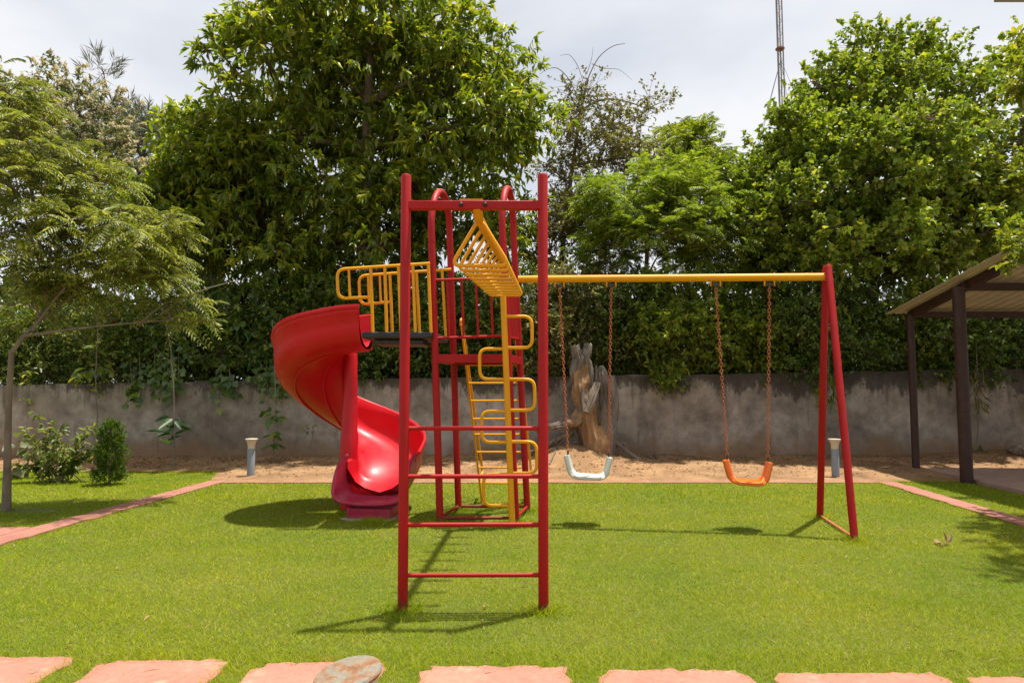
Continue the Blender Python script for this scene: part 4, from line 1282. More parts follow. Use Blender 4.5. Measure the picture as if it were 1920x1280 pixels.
build_tree('sparse_tree', 'thin brownish tree with sparse leaves and bare arching tips', 'tree', (P(1045, 700, 15.2)[0], 15.2, -.06),
    [(P(1045, 800, 15.2)[0], 15.2, -.1), P(1045, 640, 15.2), P(1050, 520, 15.2), P(1062, 400, 15.2), P(1074, 310, 15.2), P(1088, 210, 15.2), P(1102, 150, 15.2)],
    [lobe(1090, 270, 15.2, 60, 60), lobe(1160, 240, 15.2, 70, 35), lobe(1060, 340, 15.2, 55, 60), lobe(1170, 310, 15.2, 80, 45), lobe(1085, 200, 15.2, 40, 45), lobe(1060, 430, 15.2, 60, 60), lobe(1215, 205, 15.2, 40, 20), lobe(1030, 470, 15.0, 60, 60), lobe(1100, 400, 15.2, 60, 50), lobe(1200, 290, 15.2, 50, 30)],
    130, 2000, .34, lambda sh, sd, rng: shoot_leaves(sh, sd, 8, .26, .075, .045, rng, .2, .95, 4, .6, .15), 'leaf_olive', 61, 'twig', .075, shell=(.3, 1), core=.1, twig_frac=.9, extra=bare_twigs, twig_r=.007)

# left: pale blossoming tree, casuarina, and the feathery tree in front
def blossoms(root, cl, sh, sd, rng):
    k = rng.random(len(sh)) < .62
    V, F = shoot_leaves(sh[k] + sd[k] * .18 + [0, 0, .04], sd[k], 28, .18, .075, .048, rng, .05, 1.0, 4, .8)
    np_mesh('blossom', V, F, M['blossom'], root)
YB = 16.0
build_tree('blossoming_tree', 'tree covered in pale cream blossom behind the feathery tree', 'tree', (P(110, 700, YB)[0], YB, -.06),
    [(P(110, 800, YB)[0], YB, -.1), P(112, 560, YB), P(105, 400, YB), P(100, 280, YB), P(102, 170, YB)],
    [lobe(105, 165, YB, 35, 35), lobe(70, 225, YB, 60, 55), lobe(150, 220, YB, 60, 60), lobe(110, 300, YB, 100, 80), lobe(180, 330, YB, 50, 80), lobe(40, 320, YB, 70, 90)],
    90, 1200, .42, lambda sh, sd, rng: shoot_leaves(sh, sd, 11, .30, .115, .040, rng, .25, .9, 4, .7), 'leaf_pale', 71, 'bark', .10, core=.15, extra=blossoms)
YC = 24.0
build_tree('casuarina_tree', 'hazy grey-green needle tree in the gap between the left trees', 'tree', (P(270, 700, YC)[0], YC, -.06),
    [(P(270, 800, YC)[0], YC, -.1), P(268, 560, YC), P(272, 400, YC), P(268, 300, YC), P(280, 215, YC)],
    [lobe(280, 240, YC, 28, 35), lobe(255, 280, YC, 40, 40), lobe(300, 270, YC, 32, 35), lobe(270, 350, YC, 60, 45), lobe(195, 140, YC - 4, 18, 18), lobe(205, 215, YC - 4, 18, 30), lobe(290, 420, YC, 60, 50)],
    70, 900, .55, lambda sh, sd, rng: shoot_leaves(sh, sd, 14, .30, .34, .016, rng, -.15, .45, 4, .4, .12), 'leaf_needle', 72, 'twig', .10, shell=(.3, 1), core=.1, twig_frac=.6)

YA = 7.4
ab = G(12, 957)
def acacia_bits(root, cl, sh, sd, rng):
    mb = MB()
    for (a, b, Y) in (((-40, 262), (115, 236), 7.0), ((300, 590), (450, 525), 8.0), ((260, 610), (330, 560), 7.8), ((60, 620), (200, 480), 7.4), ((80, 600), (330, 400), 7.6)):
        pts = curve(P(a[0], a[1], Y), P(b[0], b[1], Y + .2), .06, rng, 6, .03)
        mb.tube(pts, np.linspace(.014, .004, len(pts)), 6, cap=False)
    mb.build('bough', M['bark_light'], root)
build_tree('feathery_young_tree', 'slender young tree with feathery drooping olive fronds on the left lawn', 'tree', ab,
    [ab + [0, 0, -.05], P(14, 860, YA), P(16, 760, YA), P(22, 660, YA), P(45, 630, YA), P(75, 600, YA + .1), P(90, 560, YA + .2)],
    [lobe(60, 470, 7.4, 110, 70, .7), lobe(30, 370, 7.2, 100, 60, .7), lobe(-40, 230, 7.0, 50, 90, .7), lobe(180, 440, 7.6, 110, 60, .7), lobe(280, 440, 7.9, 80, 40, .6), 
     lobe(210, 520, 7.8, 100, 50, .6), lobe(320, 600, 8.0, 45, 35, .4), lobe(60, 560, 7.4, 100, 40, .6), lobe(20, 180, 7.0, 40, 60, .5), lobe(130, 330, 7.5, 60, 40, .5), lobe(60, 280, 7.3, 50, 40, .5), lobe(300, 520, 8.0, 50, 30, .4)],
    110, 360, .26, lambda sh, sd, rng: shoot_fronds(sh, sd, 4, .30, 10, .068, .019, rng, .5), 'leaf_acacia', 81, 'bark_light', .041, core=.12, twig_frac=.8, extra=acacia_bits, twig_r=.004)

# tree just outside the view whose branch tips reach in over the shelter roof
build_tree('overhanging_tree', 'tree whose yellow-green branch tips reach in beside the shelter roof', 'tree', (6.9, 6.9, 0),
    [(6.9, 6.9, -.05), (6.9, 6.9, .9), (6.85, 6.95, 1.8), (6.75, 7.0, 2.6), (6.6, 7.0, 3.2)],
    [((6.0, 6.6, 4.6), (.75, .5, .35)), ((5.75, 5.9, 4.8), (.6, .35, .3)), ((6.5, 6.4, 3.8), (.5, .5, .4)), ((5.66, 7.35, 2.80), (.18, .16, .12)), ((5.0, 5.35, 4.7), (.5, .25, .2)), ((7.1, 7.2, 4.2), (.7, .6, .5)), ((5.5, 6.5, 4.5), (.4, .3, .2))],
    60, 1300, .24, lambda sh, sd, rng: shoot_leaves(sh, sd, 15, .26, .085, .036, rng, .3, .8, 6, .8, .2), 'leaf_yellow', 91, 'bark_light', .07, core=.2)

# ------------------------------------------------------------------ dense shrubs behind the wall
HG = 'dense shrubs along the back of the wall'
hedge = []
for i, u in enumerate((1010, 1085, 1165, 1245, 1330, 1415, 1500, 1590, 1680, 1775, 1870, 1965)):
    Yh = 13.25 + .2 * (i % 3)
    top = (470, 455, 480, 500, 520, 505, 490, 480, 500, 520, 540, 530)[i]
    lobes = [lobe(u, (top + 640) / 2 + 20, Yh, 62, (640 - top) / 2), lobe(u + 25, 655, Yh - .1, 55, 55), lobe(u - 25, 630, Yh - .1, 55, 65)]
    hedge.append((u, Yh, lobes, ('dense dark shrub behind the wall right behind the red tower', 'dense dark shrub behind the wall above the dead stump', 'dense dark shrub behind the wall beside the dead stump', 'dense dark shrub behind the wall with the small creeper below it', 'dense dark shrub behind the wall between the two swings', 'dense dark shrub behind the wall behind the orange swing', 'dense dark shrub behind the wall left of the swing frame legs', 'dense dark shrub behind the wall and the drooping narrow-leaved sapling', 'dense dark shrub behind the wall between swing frame and shelter', 'dense dark shrub behind the wall seen between the shelter posts', 'dense dark shrub behind the wall under the shelter roof', 'dense dark shrub behind the wall at the far end of the shelter')[i], 900, (.062, .066, .066, .085, .09, .085, .07, .07, .075, .07, .066, .066)[i], (.034, .036, .036, .05, .05, .05, .036, .036, .04, .04, .036, .036)[i], ('leaf_olive', 'leaf_olive', 'leaf_hedge', 'leaf_right', 'leaf_neem', 'leaf_right', 'leaf_hedge', 'leaf_hedge', 'leaf_main', 'leaf_hedge', 'leaf_hedge', 'leaf_hedge')[i]))
for i, u in enumerate((-20, 60, 140, 225, 305)):
    Yh = 13.3 + .2 * (i % 3)
    top = (560, 545, 530, 520, 540)[i]
    lobes = [lobe(u, (top + 650) / 2 + 15, Yh, 58, (650 - top) / 2), lobe(u + 20, 665, Yh - .1, 50, 48), lobe(u - 22, 640, Yh - .1, 50, 60)]
    hedge.append((u, Yh, lobes, ('small-leaved shrub behind the wall by the trunk of the feathery young tree', 'light green small-leaved shrub behind the wall above the leafy shrub', 'dark small-leaved shrub behind the wall above the small conifer', 'light green shrub behind the wall below the red flowers', 'dark shrub behind the wall above the glossy-leaved sapling')[i], 800, .062, .034, 'leaf_shrub' if i in (1, 3) else 'leaf_hedge'))
for i, u in enumerate((400, 490, 580, 670, 765, 860, 940)):
    Yh = 13.35 + .2 * (i % 3)
    top = (520, 500, 470, 500, 505, 490, 470)[i]
    lobes = [lobe(u, (top + 640) / 2 + 20, Yh, 64, (640 - top) / 2), lobe(u + 20, 655, Yh - .1, 56, 55), lobe(u - 22, 640, Yh - .1, 56, 60)]
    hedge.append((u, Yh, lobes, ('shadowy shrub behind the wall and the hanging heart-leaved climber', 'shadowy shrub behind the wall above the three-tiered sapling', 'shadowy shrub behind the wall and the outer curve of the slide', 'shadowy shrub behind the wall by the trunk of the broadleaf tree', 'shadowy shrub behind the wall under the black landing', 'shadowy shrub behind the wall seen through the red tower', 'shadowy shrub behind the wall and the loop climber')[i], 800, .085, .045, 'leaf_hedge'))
for i, u in enumerate(range(-60, 2060, 125)):
    Yh = 16.6 + .3 * (i % 3)
    top = 470 + 40 * ((i * 7) % 3)
    lobes = [lobe(u, (top + 650) / 2 + 10, Yh, 85, (650 - top) / 2), lobe(u + 35, 672, Yh - .1, 70, 62), lobe(u - 35, 660, Yh - .1, 70, 70)]
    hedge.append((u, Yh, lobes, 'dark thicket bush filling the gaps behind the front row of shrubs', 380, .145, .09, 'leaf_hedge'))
for i, (u, Yh, lobes, lab, ns, L0, W0, lm) in enumerate(hedge):
    lobes = lobes + [lobe(u - 30, 702, Yh - .15, 52, 30), lobe(u + 30, 698, Yh - .15, 52, 30)]
    b = np.array([P(u, 700, Yh)[0], Yh, -.06])
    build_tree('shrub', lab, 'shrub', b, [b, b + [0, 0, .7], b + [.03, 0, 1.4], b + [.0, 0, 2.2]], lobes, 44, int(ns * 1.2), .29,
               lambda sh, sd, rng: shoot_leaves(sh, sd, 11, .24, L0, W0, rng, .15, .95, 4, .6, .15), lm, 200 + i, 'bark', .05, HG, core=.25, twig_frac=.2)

# ------------------------------------------------------------------ plants in front of the wall
def heart_vine(name, label, runs, seed, n, L, mat='leaf_vine', cat='vine'):
    rng = np.random.default_rng(seed)
    base = np.array(runs[0][0], float)
    root = thing(name, (base[0], base[1], base[2]), label, cat)
    mb = MB(); ps, ds = [], []
    for run in runs:
        q = np.array(run, float)
        q2 = []
        for i in range(len(q) - 1):
            for k in range(5): q2.append(q[i] + (q[i + 1] - q[i]) * k / 5)
        q2.append(q[-1]); q2 = np.array(q2)
        for _ in range(2): q2[1:-1] = (q2[:-2] + 2 * q2[1:-1] + q2[2:]) / 4
        mb.tube(q2, np.linspace(.009, .003, len(q2)), 5, cap=False)
        for _ in range(n):
            i = rng.integers(1, len(q2))
            d = nrm(np.array([rng.normal(), -abs(rng.normal()) * .7, -.6 - abs(rng.normal(0, .4))]))
            st = q2[i] + d * rng.uniform(.03, .10)
            mb.tube([q2[i], st], .0022, 3, cap=False)
            ps.append(st); ds.append(d)
    mb.build('stem', M['stem_green'], root)
    ps, ds = np.array(ps), np.array(ds)
    nor = nrm(np.array([0, -1., .55]) + rng.normal(0, .45, ps.shape))
    s = rng.uniform(.6, 1.2, len(ps))
    V, F = leaves6(ps, ds, nor, L * s, L * .92 * s, .06, .12, 1.0, .66)
    np_mesh('foliage', V, F, M[mat], root)
    return root
W_ = lambda u, v, d=.12: P(u, v, WALL_Y((u - 960) / 102.) - d)
heart_vine('hanging_vine', 'heart-leaved climber hanging over the wall in front of the dark shrubs left of the slide',
           [[W_(u0, 600, -.5), W_(u0, 660, -.35), W_(u0, 705, .10), W_(u1, v1, .14)] for u0, u1, v1 in ((415, 412, 755), (430, 440, 735), (500, 505, 780), (515, 520, 800), (480, 486, 700), (540, 530, 740), (560, 548, 720))]
           + [[W_(420, 560, -.6), W_(450, 600, -.3), W_(500, 640, -.1)], [W_(470, 540, -.5), W_(520, 600, -.2), W_(560, 650, -.1)], [W_(380, 520, -.6), W_(430, 560, -.3), W_(445, 600, -.1)]], 301, 40, .145)
heart_vine('hanging_vine', 'heart-leaved climber spilling over the wall above the dark-leaved sapling',
           [[W_(u0, 580, -.5), W_(u0, 650, -.3), W_(u0, 700, .10), W_(u1, v1, .14)] for u0, u1, v1 in ((245, 250, 755), (262, 258, 740), (290, 300, 735), (315, 318, 750), (335, 330, 730))]
           + [[W_(250, 590, -.5), W_(280, 640, -.2), W_(330, 690, 0)], [W_(270, 560, -.6), W_(330, 600, -.3), W_(360, 660, -.1)], [W_(150, 700, -.1), W_(175, 695, .1), W_(205, 690, .15)]], 302, 40, .135)
heart_vine('hanging_vine', 'small green creeper trailing over the wall behind the white swing',
           [[W_(u0, 640, -.5), W_(u0, 690, -.2), W_(u0, 712, .08), W_(u1, v1, .10)] for u0, u1, v1 in ((1235, 1240, 740), (1248, 1246, 725), (1260, 1300, 718))], 303, 34, .06, 'leaf_hedge')

def stake_plant(name, label, base, pts, rings, seed, L, W, mat, cat='sapling', r=.013, kind=6, droop=.3, nper=7, group=None):
    """thin stem with whorls of leaves at given points"""
    rng = np.random.default_rng(seed)
    root = thing(name, base, label, cat, group)
    mb = MB(); pts = [np.array(base, float) + [0, 0, -.03]] + [np.array(p, float) for p in pts]
    q2 = []
    for i in range(len(pts) - 1):
        for k in range(4): q2.append(pts[i] + (pts[i + 1] - pts[i]) * k / 4)
    q2.append(pts[-1]); q2 = np.array(q2)
    q2[1:-1] += rng.normal(0, .006, q2[1:-1].shape)
    mb.tube(q2, np.linspace(r, r * .45, len(q2)), 7)
    mb.build('stem', M['bark_light'], root)
    ps, ds = [], []
    for c, n, spread in rings:
        for k in range(n):
            a = 2 * math.pi * (k + rng.random() * .6) / n
            d = nrm(np.array([math.cos(a), math.sin(a) * .9, rng.normal(.1, .35) - droop]))
            ps.append(np.array(c) + rng.normal(0, spread, 3)); ds.append(d)
    ps, ds = np.array(ps), np.array(ds)
    nor = nrm(np.array([0, -.25, 1.]) + rng.normal(0, .3, ps.shape))
    s = rng.uniform(.7, 1.15, len(ps))
    V, F = (leaves6 if kind == 6 else leaves4)(ps, ds, nor, L * s, W * s, .12, .25)
    np_mesh('foliage', V, F, M[mat], root)
    return root
def bz(p):
    p = np.array(p, float); p[2] = float(bed_z(p[0], p[1])) if p[1] > bed_front(p[0]) else 0.
    return p
s1 = bz(G(325, 884)); Ys = s1[1]
stake_plant('sapling', 'thin sapling with a whorl of long dark glossy leaves before the wall', s1,
            [P(327, 800, Ys), P(325, 720, Ys), P(318, 640, Ys), P(300, 560, Ys)], [(P(325, 786, Ys), 6, .03), (P(326, 800, Ys), 4, .03), (P(322, 812, Ys), 3, .03), (P(320, 828, Ys), 2, .03), (P(305, 580, Ys), 6, .08)], 311, .34, .11, 'leaf_dark', droop=.12)
s2 = bz(G(181, 873)); Y2 = s2[1]
stake_plant('sapling', 'tall thin sapling with a tuft of pale yellow-green leaves at wall height', s2,
            [P(181, 800, Y2), P(180, 720, Y2), P(182, 640, Y2), P(184, 590, Y2)], [(P(175, 706, Y2), 10, .10), (P(150, 712, Y2), 8, .08), (P(200, 690, Y2), 6, .06), (P(183, 650, Y2), 5, .05)], 312, .17, .11, 'leaf_yellow')
s3 = bz(G(513, 876)); Y3 = s3[1]
stake_plant('sapling', 'young sapling with three tiers of broad green leaves near the bollard light', s3,
            [P(514, 800, Y3), P(516, 740, Y3), P(514, 650, Y3), P(510, 600, Y3)], [(P(514, 778, Y3), 7, .04), (P(513, 815, Y3), 5, .03), (P(514, 833, Y3), 4, .03)], 313, .20, .13, 'leaf_vine')
s4 = bz(G(579, 870)); Y4 = s4[1]
stake_plant('sapling', 'tiny leaning plant with small feathery leaves against the wall beside the slide', s4,
            [P(584, 830, Y4), P(588, 800, Y4), P(591, 788, Y4)], [(P(588, 800, Y4), 14, .07), (P(577, 803, Y4), 12, .06)], 314, .065, .03, 'leaf_hedge', r=.010)
s5 = bz(G(1548, 868)); Y5 = s5[1]
stake_plant('sapling', 'thin drooping sapling with narrow leaves behind the swing frame legs', s5,
            [P(1550, 790, Y5), P(1553, 700, Y5), P(1553, 600, Y5), P(1550, 500, Y5)],
            [(P(1548, 740, Y5), 26, .09), (P(1547, 715, Y5), 30, .10), (P(1550, 690, Y5), 26, .09), (P(1560, 560, Y5), 30, .12), (P(1562, 520, Y5), 34, .14), (P(1565, 590, Y5), 24, .12), (P(1555, 480, Y5), 26, .14)], 315, .26, .028, 'leaf_main', kind=4, droop=1.3, r=.012)
s6 = bz(G(1833, 868)); Y6b = s6[1]
stake_plant('sapling', 'bare drooping sapling with dry narrow leaves behind the shelter posts', s6,
            [P(1834, 800, Y6b), P(1832, 720, Y6b), P(1830, 640, Y6b)], [(P(1833, 735, Y6b), 16, .06), (P(1835, 760, Y6b), 14, .05), (P(1832, 700, Y6b), 18, .08), (P(1840, 835, Y6b), 8, .05)], 316, .20, .026, 'leaf_olive', kind=4, droop=1.1)
s7 = bz(G(50, 880)); Y7b = s7[1]
stake_plant('creeper', 'thin creeper with a few pale leaves dangling down the wall behind the feathery tree', P(52, 700, WALL_Y(-9.) - .05),
            [P(50, 720, WALL_Y(-9.) - .06), P(51, 760, WALL_Y(-9.) - .06), P(53, 785, WALL_Y(-9.) - .06)], [(P(50, 752, WALL_Y(-9.) - .1), 5, .04), (P(52, 700, WALL_Y(-9.) - .1), 12, .10)], 317, .13, .06, 'leaf_yellow', 'creeper', r=.006)

# leafy shrub with arching shoots
def arching_shrub():
    rng = np.random.default_rng(321)
    c = bz(G(110, 905)); Y = c[1]
    root = thing('leafy_shrub', c, 'loose leafy shrub with arching shoots growing by the small conifer', 'shrub')
    mb = MB(); ps, ds = [], []
    tips = [(45, 800), (62, 770), (85, 805), (75, 830), (110, 830), (130, 838), (150, 815), (165, 800), (178, 798), (50, 850), (70, 868), (160, 845), (135, 860), (100, 850), (95, 790), (170, 860), (120, 800), (30, 870), (90, 880), (150, 880), (185, 835)]
    for (u, v) in tips:
        b = P(u, v, Y + rng.normal(0, .16)); a = c + np.array([rng.normal(0, .16), rng.normal(0, .08), .0])
        m_ = (a + b) / 2 + np.array([0, 0, .10]) + rng.normal(0, .03, 3)
        q = np.array([(1 - t) ** 2 * a + 2 * t * (1 - t) * m_ + t * t * b for t in np.linspace(0, 1, 9)])
        mb.tube(q, np.linspace(.008, .003, 9), 5, cap=False)
        for t in np.linspace(.18, 1, 44):
            p_ = q[int(t * 8)] if t < 1 else q[8]
            i0 = min(7, int(t * 8)); p_ = q[i0] + (q[i0 + 1] - q[i0]) * (t * 8 - i0)
            ps.append(p_); ds.append(nrm(nrm(q[i0 + 1] - q[i0]) * .5 + rng.normal(0, .8, 3) + [0, 0, -.1]))
    mb.build('stem', M['stem_green'], root)
    ps, ds = np.array(ps), np.array(ds)
    V, F = leaves6(ps, ds, nrm(np.array([0, -.2, 1.]) + rng.normal(0, .45, ps.shape)), .10 * rng.uniform(.6, 1.2, len(ps)), .040, .15, .3, 1, .8)
    np_mesh('foliage', V, F, M['leaf_shrub'], root)
arching_shrub()
bl = bz(G(52, 896))
stake_plant('broad_leaved_plant', 'low plant with a few big pale rounded leaves beside the leafy shrub', bl, [P(50, 850, bl[1] - .05), P(48, 815, bl[1] - .05)],
            [(P(50, 838, bl[1] - .1), 4, .04), (P(40, 820, bl[1] - .1), 3, .05), (P(30, 875, bl[1] - .1), 4, .04)], 323, .24, .20, 'leaf_pale', 'plant', droop=.5)

def conifer():
    rng = np.random.default_rng(331)
    c = bz(G(205, 909)); Y = c[1]; k = Y / FPX
    root = thing('small_conifer', c, 'small bushy bright green conifer on the lawn edge', 'conifer')
    H = 112 * k
    MB().tube([c + [0, 0, -.03], c + [.0, 0, H * .9]], [.018, .005], 7).build('trunk', M['bark'], root)
    n = 900
    h = rng.uniform(.03, 1.0, n) ** 1.1
    R = np.interp(h, [0, .15, .45, .7, .9, 1], [.11, .145, .135, .115, .07, .025]) * (1 + .2 * np.sin(h * 17) + .28 * rng.normal(size=n))
    a = rng.uniform(0, 6.283, n); rr = R * rng.uniform(.35, 1, n) ** .5
    p = c + np.stack([np.cos(a) * rr, np.sin(a) * rr, h * H], 1)
    out = np.stack([np.cos(a), np.sin(a), np.full(n, 1.1)], 1)
    V, F = shoot_leaves(p, nrm(out + rng.normal(0, .3, (n, 3))), 10, .09, .042, .010, rng, -.25, .55, 4, .5)
    np_mesh('foliage', V, F, M['leaf_cypress'], root)
conifer()

# red flowers among the shrubs
rng = np.random.default_rng(341)
for (u, v) in ((208, 597), (240, 612), (246, 620)):
    c = P(u, v, 12.9)
    o = thing('flower_cluster', c, 'small cluster of red flowers among the leaves over the wall', 'flowers', 'red flowers above the wall')
    sp = c + rng.normal(0, .05, (16, 3))
    V, F = leaves4(np.repeat(sp, 5, 0), rand_dir(80, rng), rand_dir(80, rng), np.full(80, .06), np.full(80, .035))
    np_mesh('petals', V, F, M['flower_red'], o)
    MB().tube([c + [0, .5, -.25], c + [0, .2, -.08], c], [.007, .005, .003], 5).build('stem', M['stem_green'], o)

# ------------------------------------------------------------------ uprooted stump
def stump():
    YS = 12.0
    c = bz((P(1100, 860, YS)[0], YS, 0))
    root = thing('dead_tree_stump', c, 'gnarled dead tree stump with bare orange wood standing against the wall', 'stump')
    rng = np.random.default_rng(351)
    def limb(pts, r, n=26, rough=.10, flute=.24, seed=0):
        rg = np.random.default_rng(seed)
        q = [P(u, v, YS + dy) for u, v, dy in pts]; rr = list(r)
        Q, R = [], []
        for i in range(len(q) - 1):
            for k in range(8):
                Q.append(q[i] + (q[i + 1] - q[i]) * k / 8); R.append(rr[i] + (rr[i + 1] - rr[i]) * k / 8)
        Q.append(q[-1]); R.append(rr[-1])
        Q = np.array(Q); Q[1:-1] = (Q[:-2] + 2 * Q[1:-1] + Q[2:]) / 4
        mb = MB().tube(Q, R, n)
        V = np.array(mb.v)
        ph = rg.uniform(0, 6.28, 4)
        for i in range(len(Q)):
            for k in range(n):
                a = 2 * math.pi * k / n
                f = 1 + flute * math.sin(3 * a + ph[0] + i * .12) * .55 + flute * (abs(math.sin(4.5 * a + ph[1] - i * .10)) - .6) * .8 + flute * .35 * math.sin(11 * a + ph[2] + .9 * math.sin(i * .35)) + .10 * math.sin(i * .55 + ph[3] + 2 * math.sin(a)) + rg.normal(0, rough * .35)
                V[i * n + k] = Q[i] + (V[i * n + k] - Q[i]) * f
        end = len(Q) - 1
        for k in range(n):
            V[end * n + k] += np.array([0, 0, abs(rg.normal(0, R[-1] * .38))])
        mb.v = [tuple(p) for p in V]
        return mb
    limb([(1118, 868, 0), (1108, 820, 0), (1098, 770, 0), (1090, 730, .02), (1088, 705, .05), (1088, 690, .05)], [.21, .18, .185, .165, .15, .12], seed=1).build('trunk', M['deadwood'], root)
    limb([(1090, 728, .02), (1079, 700, .0), (1085, 672, .03), (1079, 650, 0)], [.11, .085, .10, .075], seed=2).build('bark_slab', M['deadbark'], root)
    limb([(1098, 738, .05), (1103, 705, .05), (1096, 672, .05), (1103, 648, .05)], [.12, .085, .10, .07], seed=3).build('bark_slab', M['deadbark'], root)
    limb([(1136, 862, .05), (1135, 800, .06), (1136, 745, .08), (1130, 700, .08), (1127, 688, .08)], [.13, .12, .12, .09, .045], seed=4).build('side_trunk', M['deadbark'], root)
    limb([(1146, 790, .12), (1148, 740, .12), (1146, 706, .12)], [.10, .10, .05], seed=5).build('bark_slab', M['deadbark'], root)
    limb([(1124, 860, -.05), (1130, 830, -.05), (1124, 800, -.03)], [.10, .09, .05], seed=9).build('root_spur', M['deadwood'], root)
    limb([(1120, 718, -.08), (1112, 745, -.16), (1100, 775, -.24)], [.06, .065, .05], seed=6).build('broken_branch', M['bark_light'], root)
    limb([(1117, 685, .1), (1120, 710, .08), (1122, 735, .05)], [.02, .045, .05], 9, seed=16).build('broken_branch', M['deadbark'], root)
    limb([(1100, 765, -.02), (1082, 787, -.10), (1058, 796, -.14), (1036, 800, -.18), (1005, 808, -.22)], [.13, .105, .085, .06, .03], seed=7).build('branch', M['deadwood'], root)
    for k, (pts, r) in enumerate(([[(1085, 800, .05), (1060, 815, 0), (1020, 838, -.05), (985, 850, -.1)], [.05, .05, .035, .02]], [[(1075, 812, .08), (1045, 835, .02), (1005, 860, 0)], [.045, .035, .02]],
                                  [[(1080, 825, .02), (1050, 850, -.1), (1025, 868, -.15)], [.04, .03, .018]], [[(1150, 825, .1), (1175, 845, .0), (1200, 862, -.1), (1225, 868, -.15)], [.04, .03, .025, .015]],
                                  [[(1150, 838, .1), (1170, 830, .05), (1178, 845, .0)], [.035, .03, .02]])):
        limb(pts, r, 8, .12, .15, 20 + k).build('root', M['deadbark'], root)
    return root
stump()
rg = np.random.default_rng(361)
for (a, b, r) in (((1165, 850), (1225, 872), .016), ((1180, 868), (1240, 858), .012), ((1215, 850), (1232, 872), .03), ((1045, 872), (1010, 862), .02), ((1190, 855), (1250, 866), .010), ((1030, 880), (1065, 868), .013)):
    p, q = bz(G(*a)), bz(G(*b)); p[2] += r * .9; q[2] += r * 1.1
    m_ = (p + q) / 2 + rg.normal(0, .03, 3); m_[2] = max(m_[2], float(bed_z(m_[0], m_[1])) + r * .8)
    tag(MB().tube([p, m_, q], [r, r * .85, r * .5], 7).build('fallen_branch', M['deadbark']), 'dry fallen branch lying on the soil by the dead stump', 'branch', 'dry branches around the stump')
# grey rubble heap beside the shelter
rb = bz((9.0, 12.0, 0))
for k in range(7):
    x, y = 8.7 + .12 * k + rg.normal(0, .05), 11.95 + rg.normal(0, .1)
    r = rg.uniform(.07, .15)
    pts = []
    bm = bmesh.new(); bmesh.ops.create_icosphere(bm, subdivisions=2, radius=1)
    for v in bm.verts:
        v.co = Vector((v.co.x * r * 1.3, v.co.y * r, v.co.z * r * .8)) * (1 + rg.normal(0, .10))
    me = bpy.data.meshes.new('stone'); bm.to_mesh(me); bm.free(); me.materials.append(M['deadbark'])
    o = bpy.data.objects.new('stone', me); COL.objects.link(o)
    o.location = (x, y, float(bed_z(x, y)) + r * .45)
    tag(o, 'rough grey stone in the heap at the wall behind the shelter', 'stone', 'stones heaped by the wall')

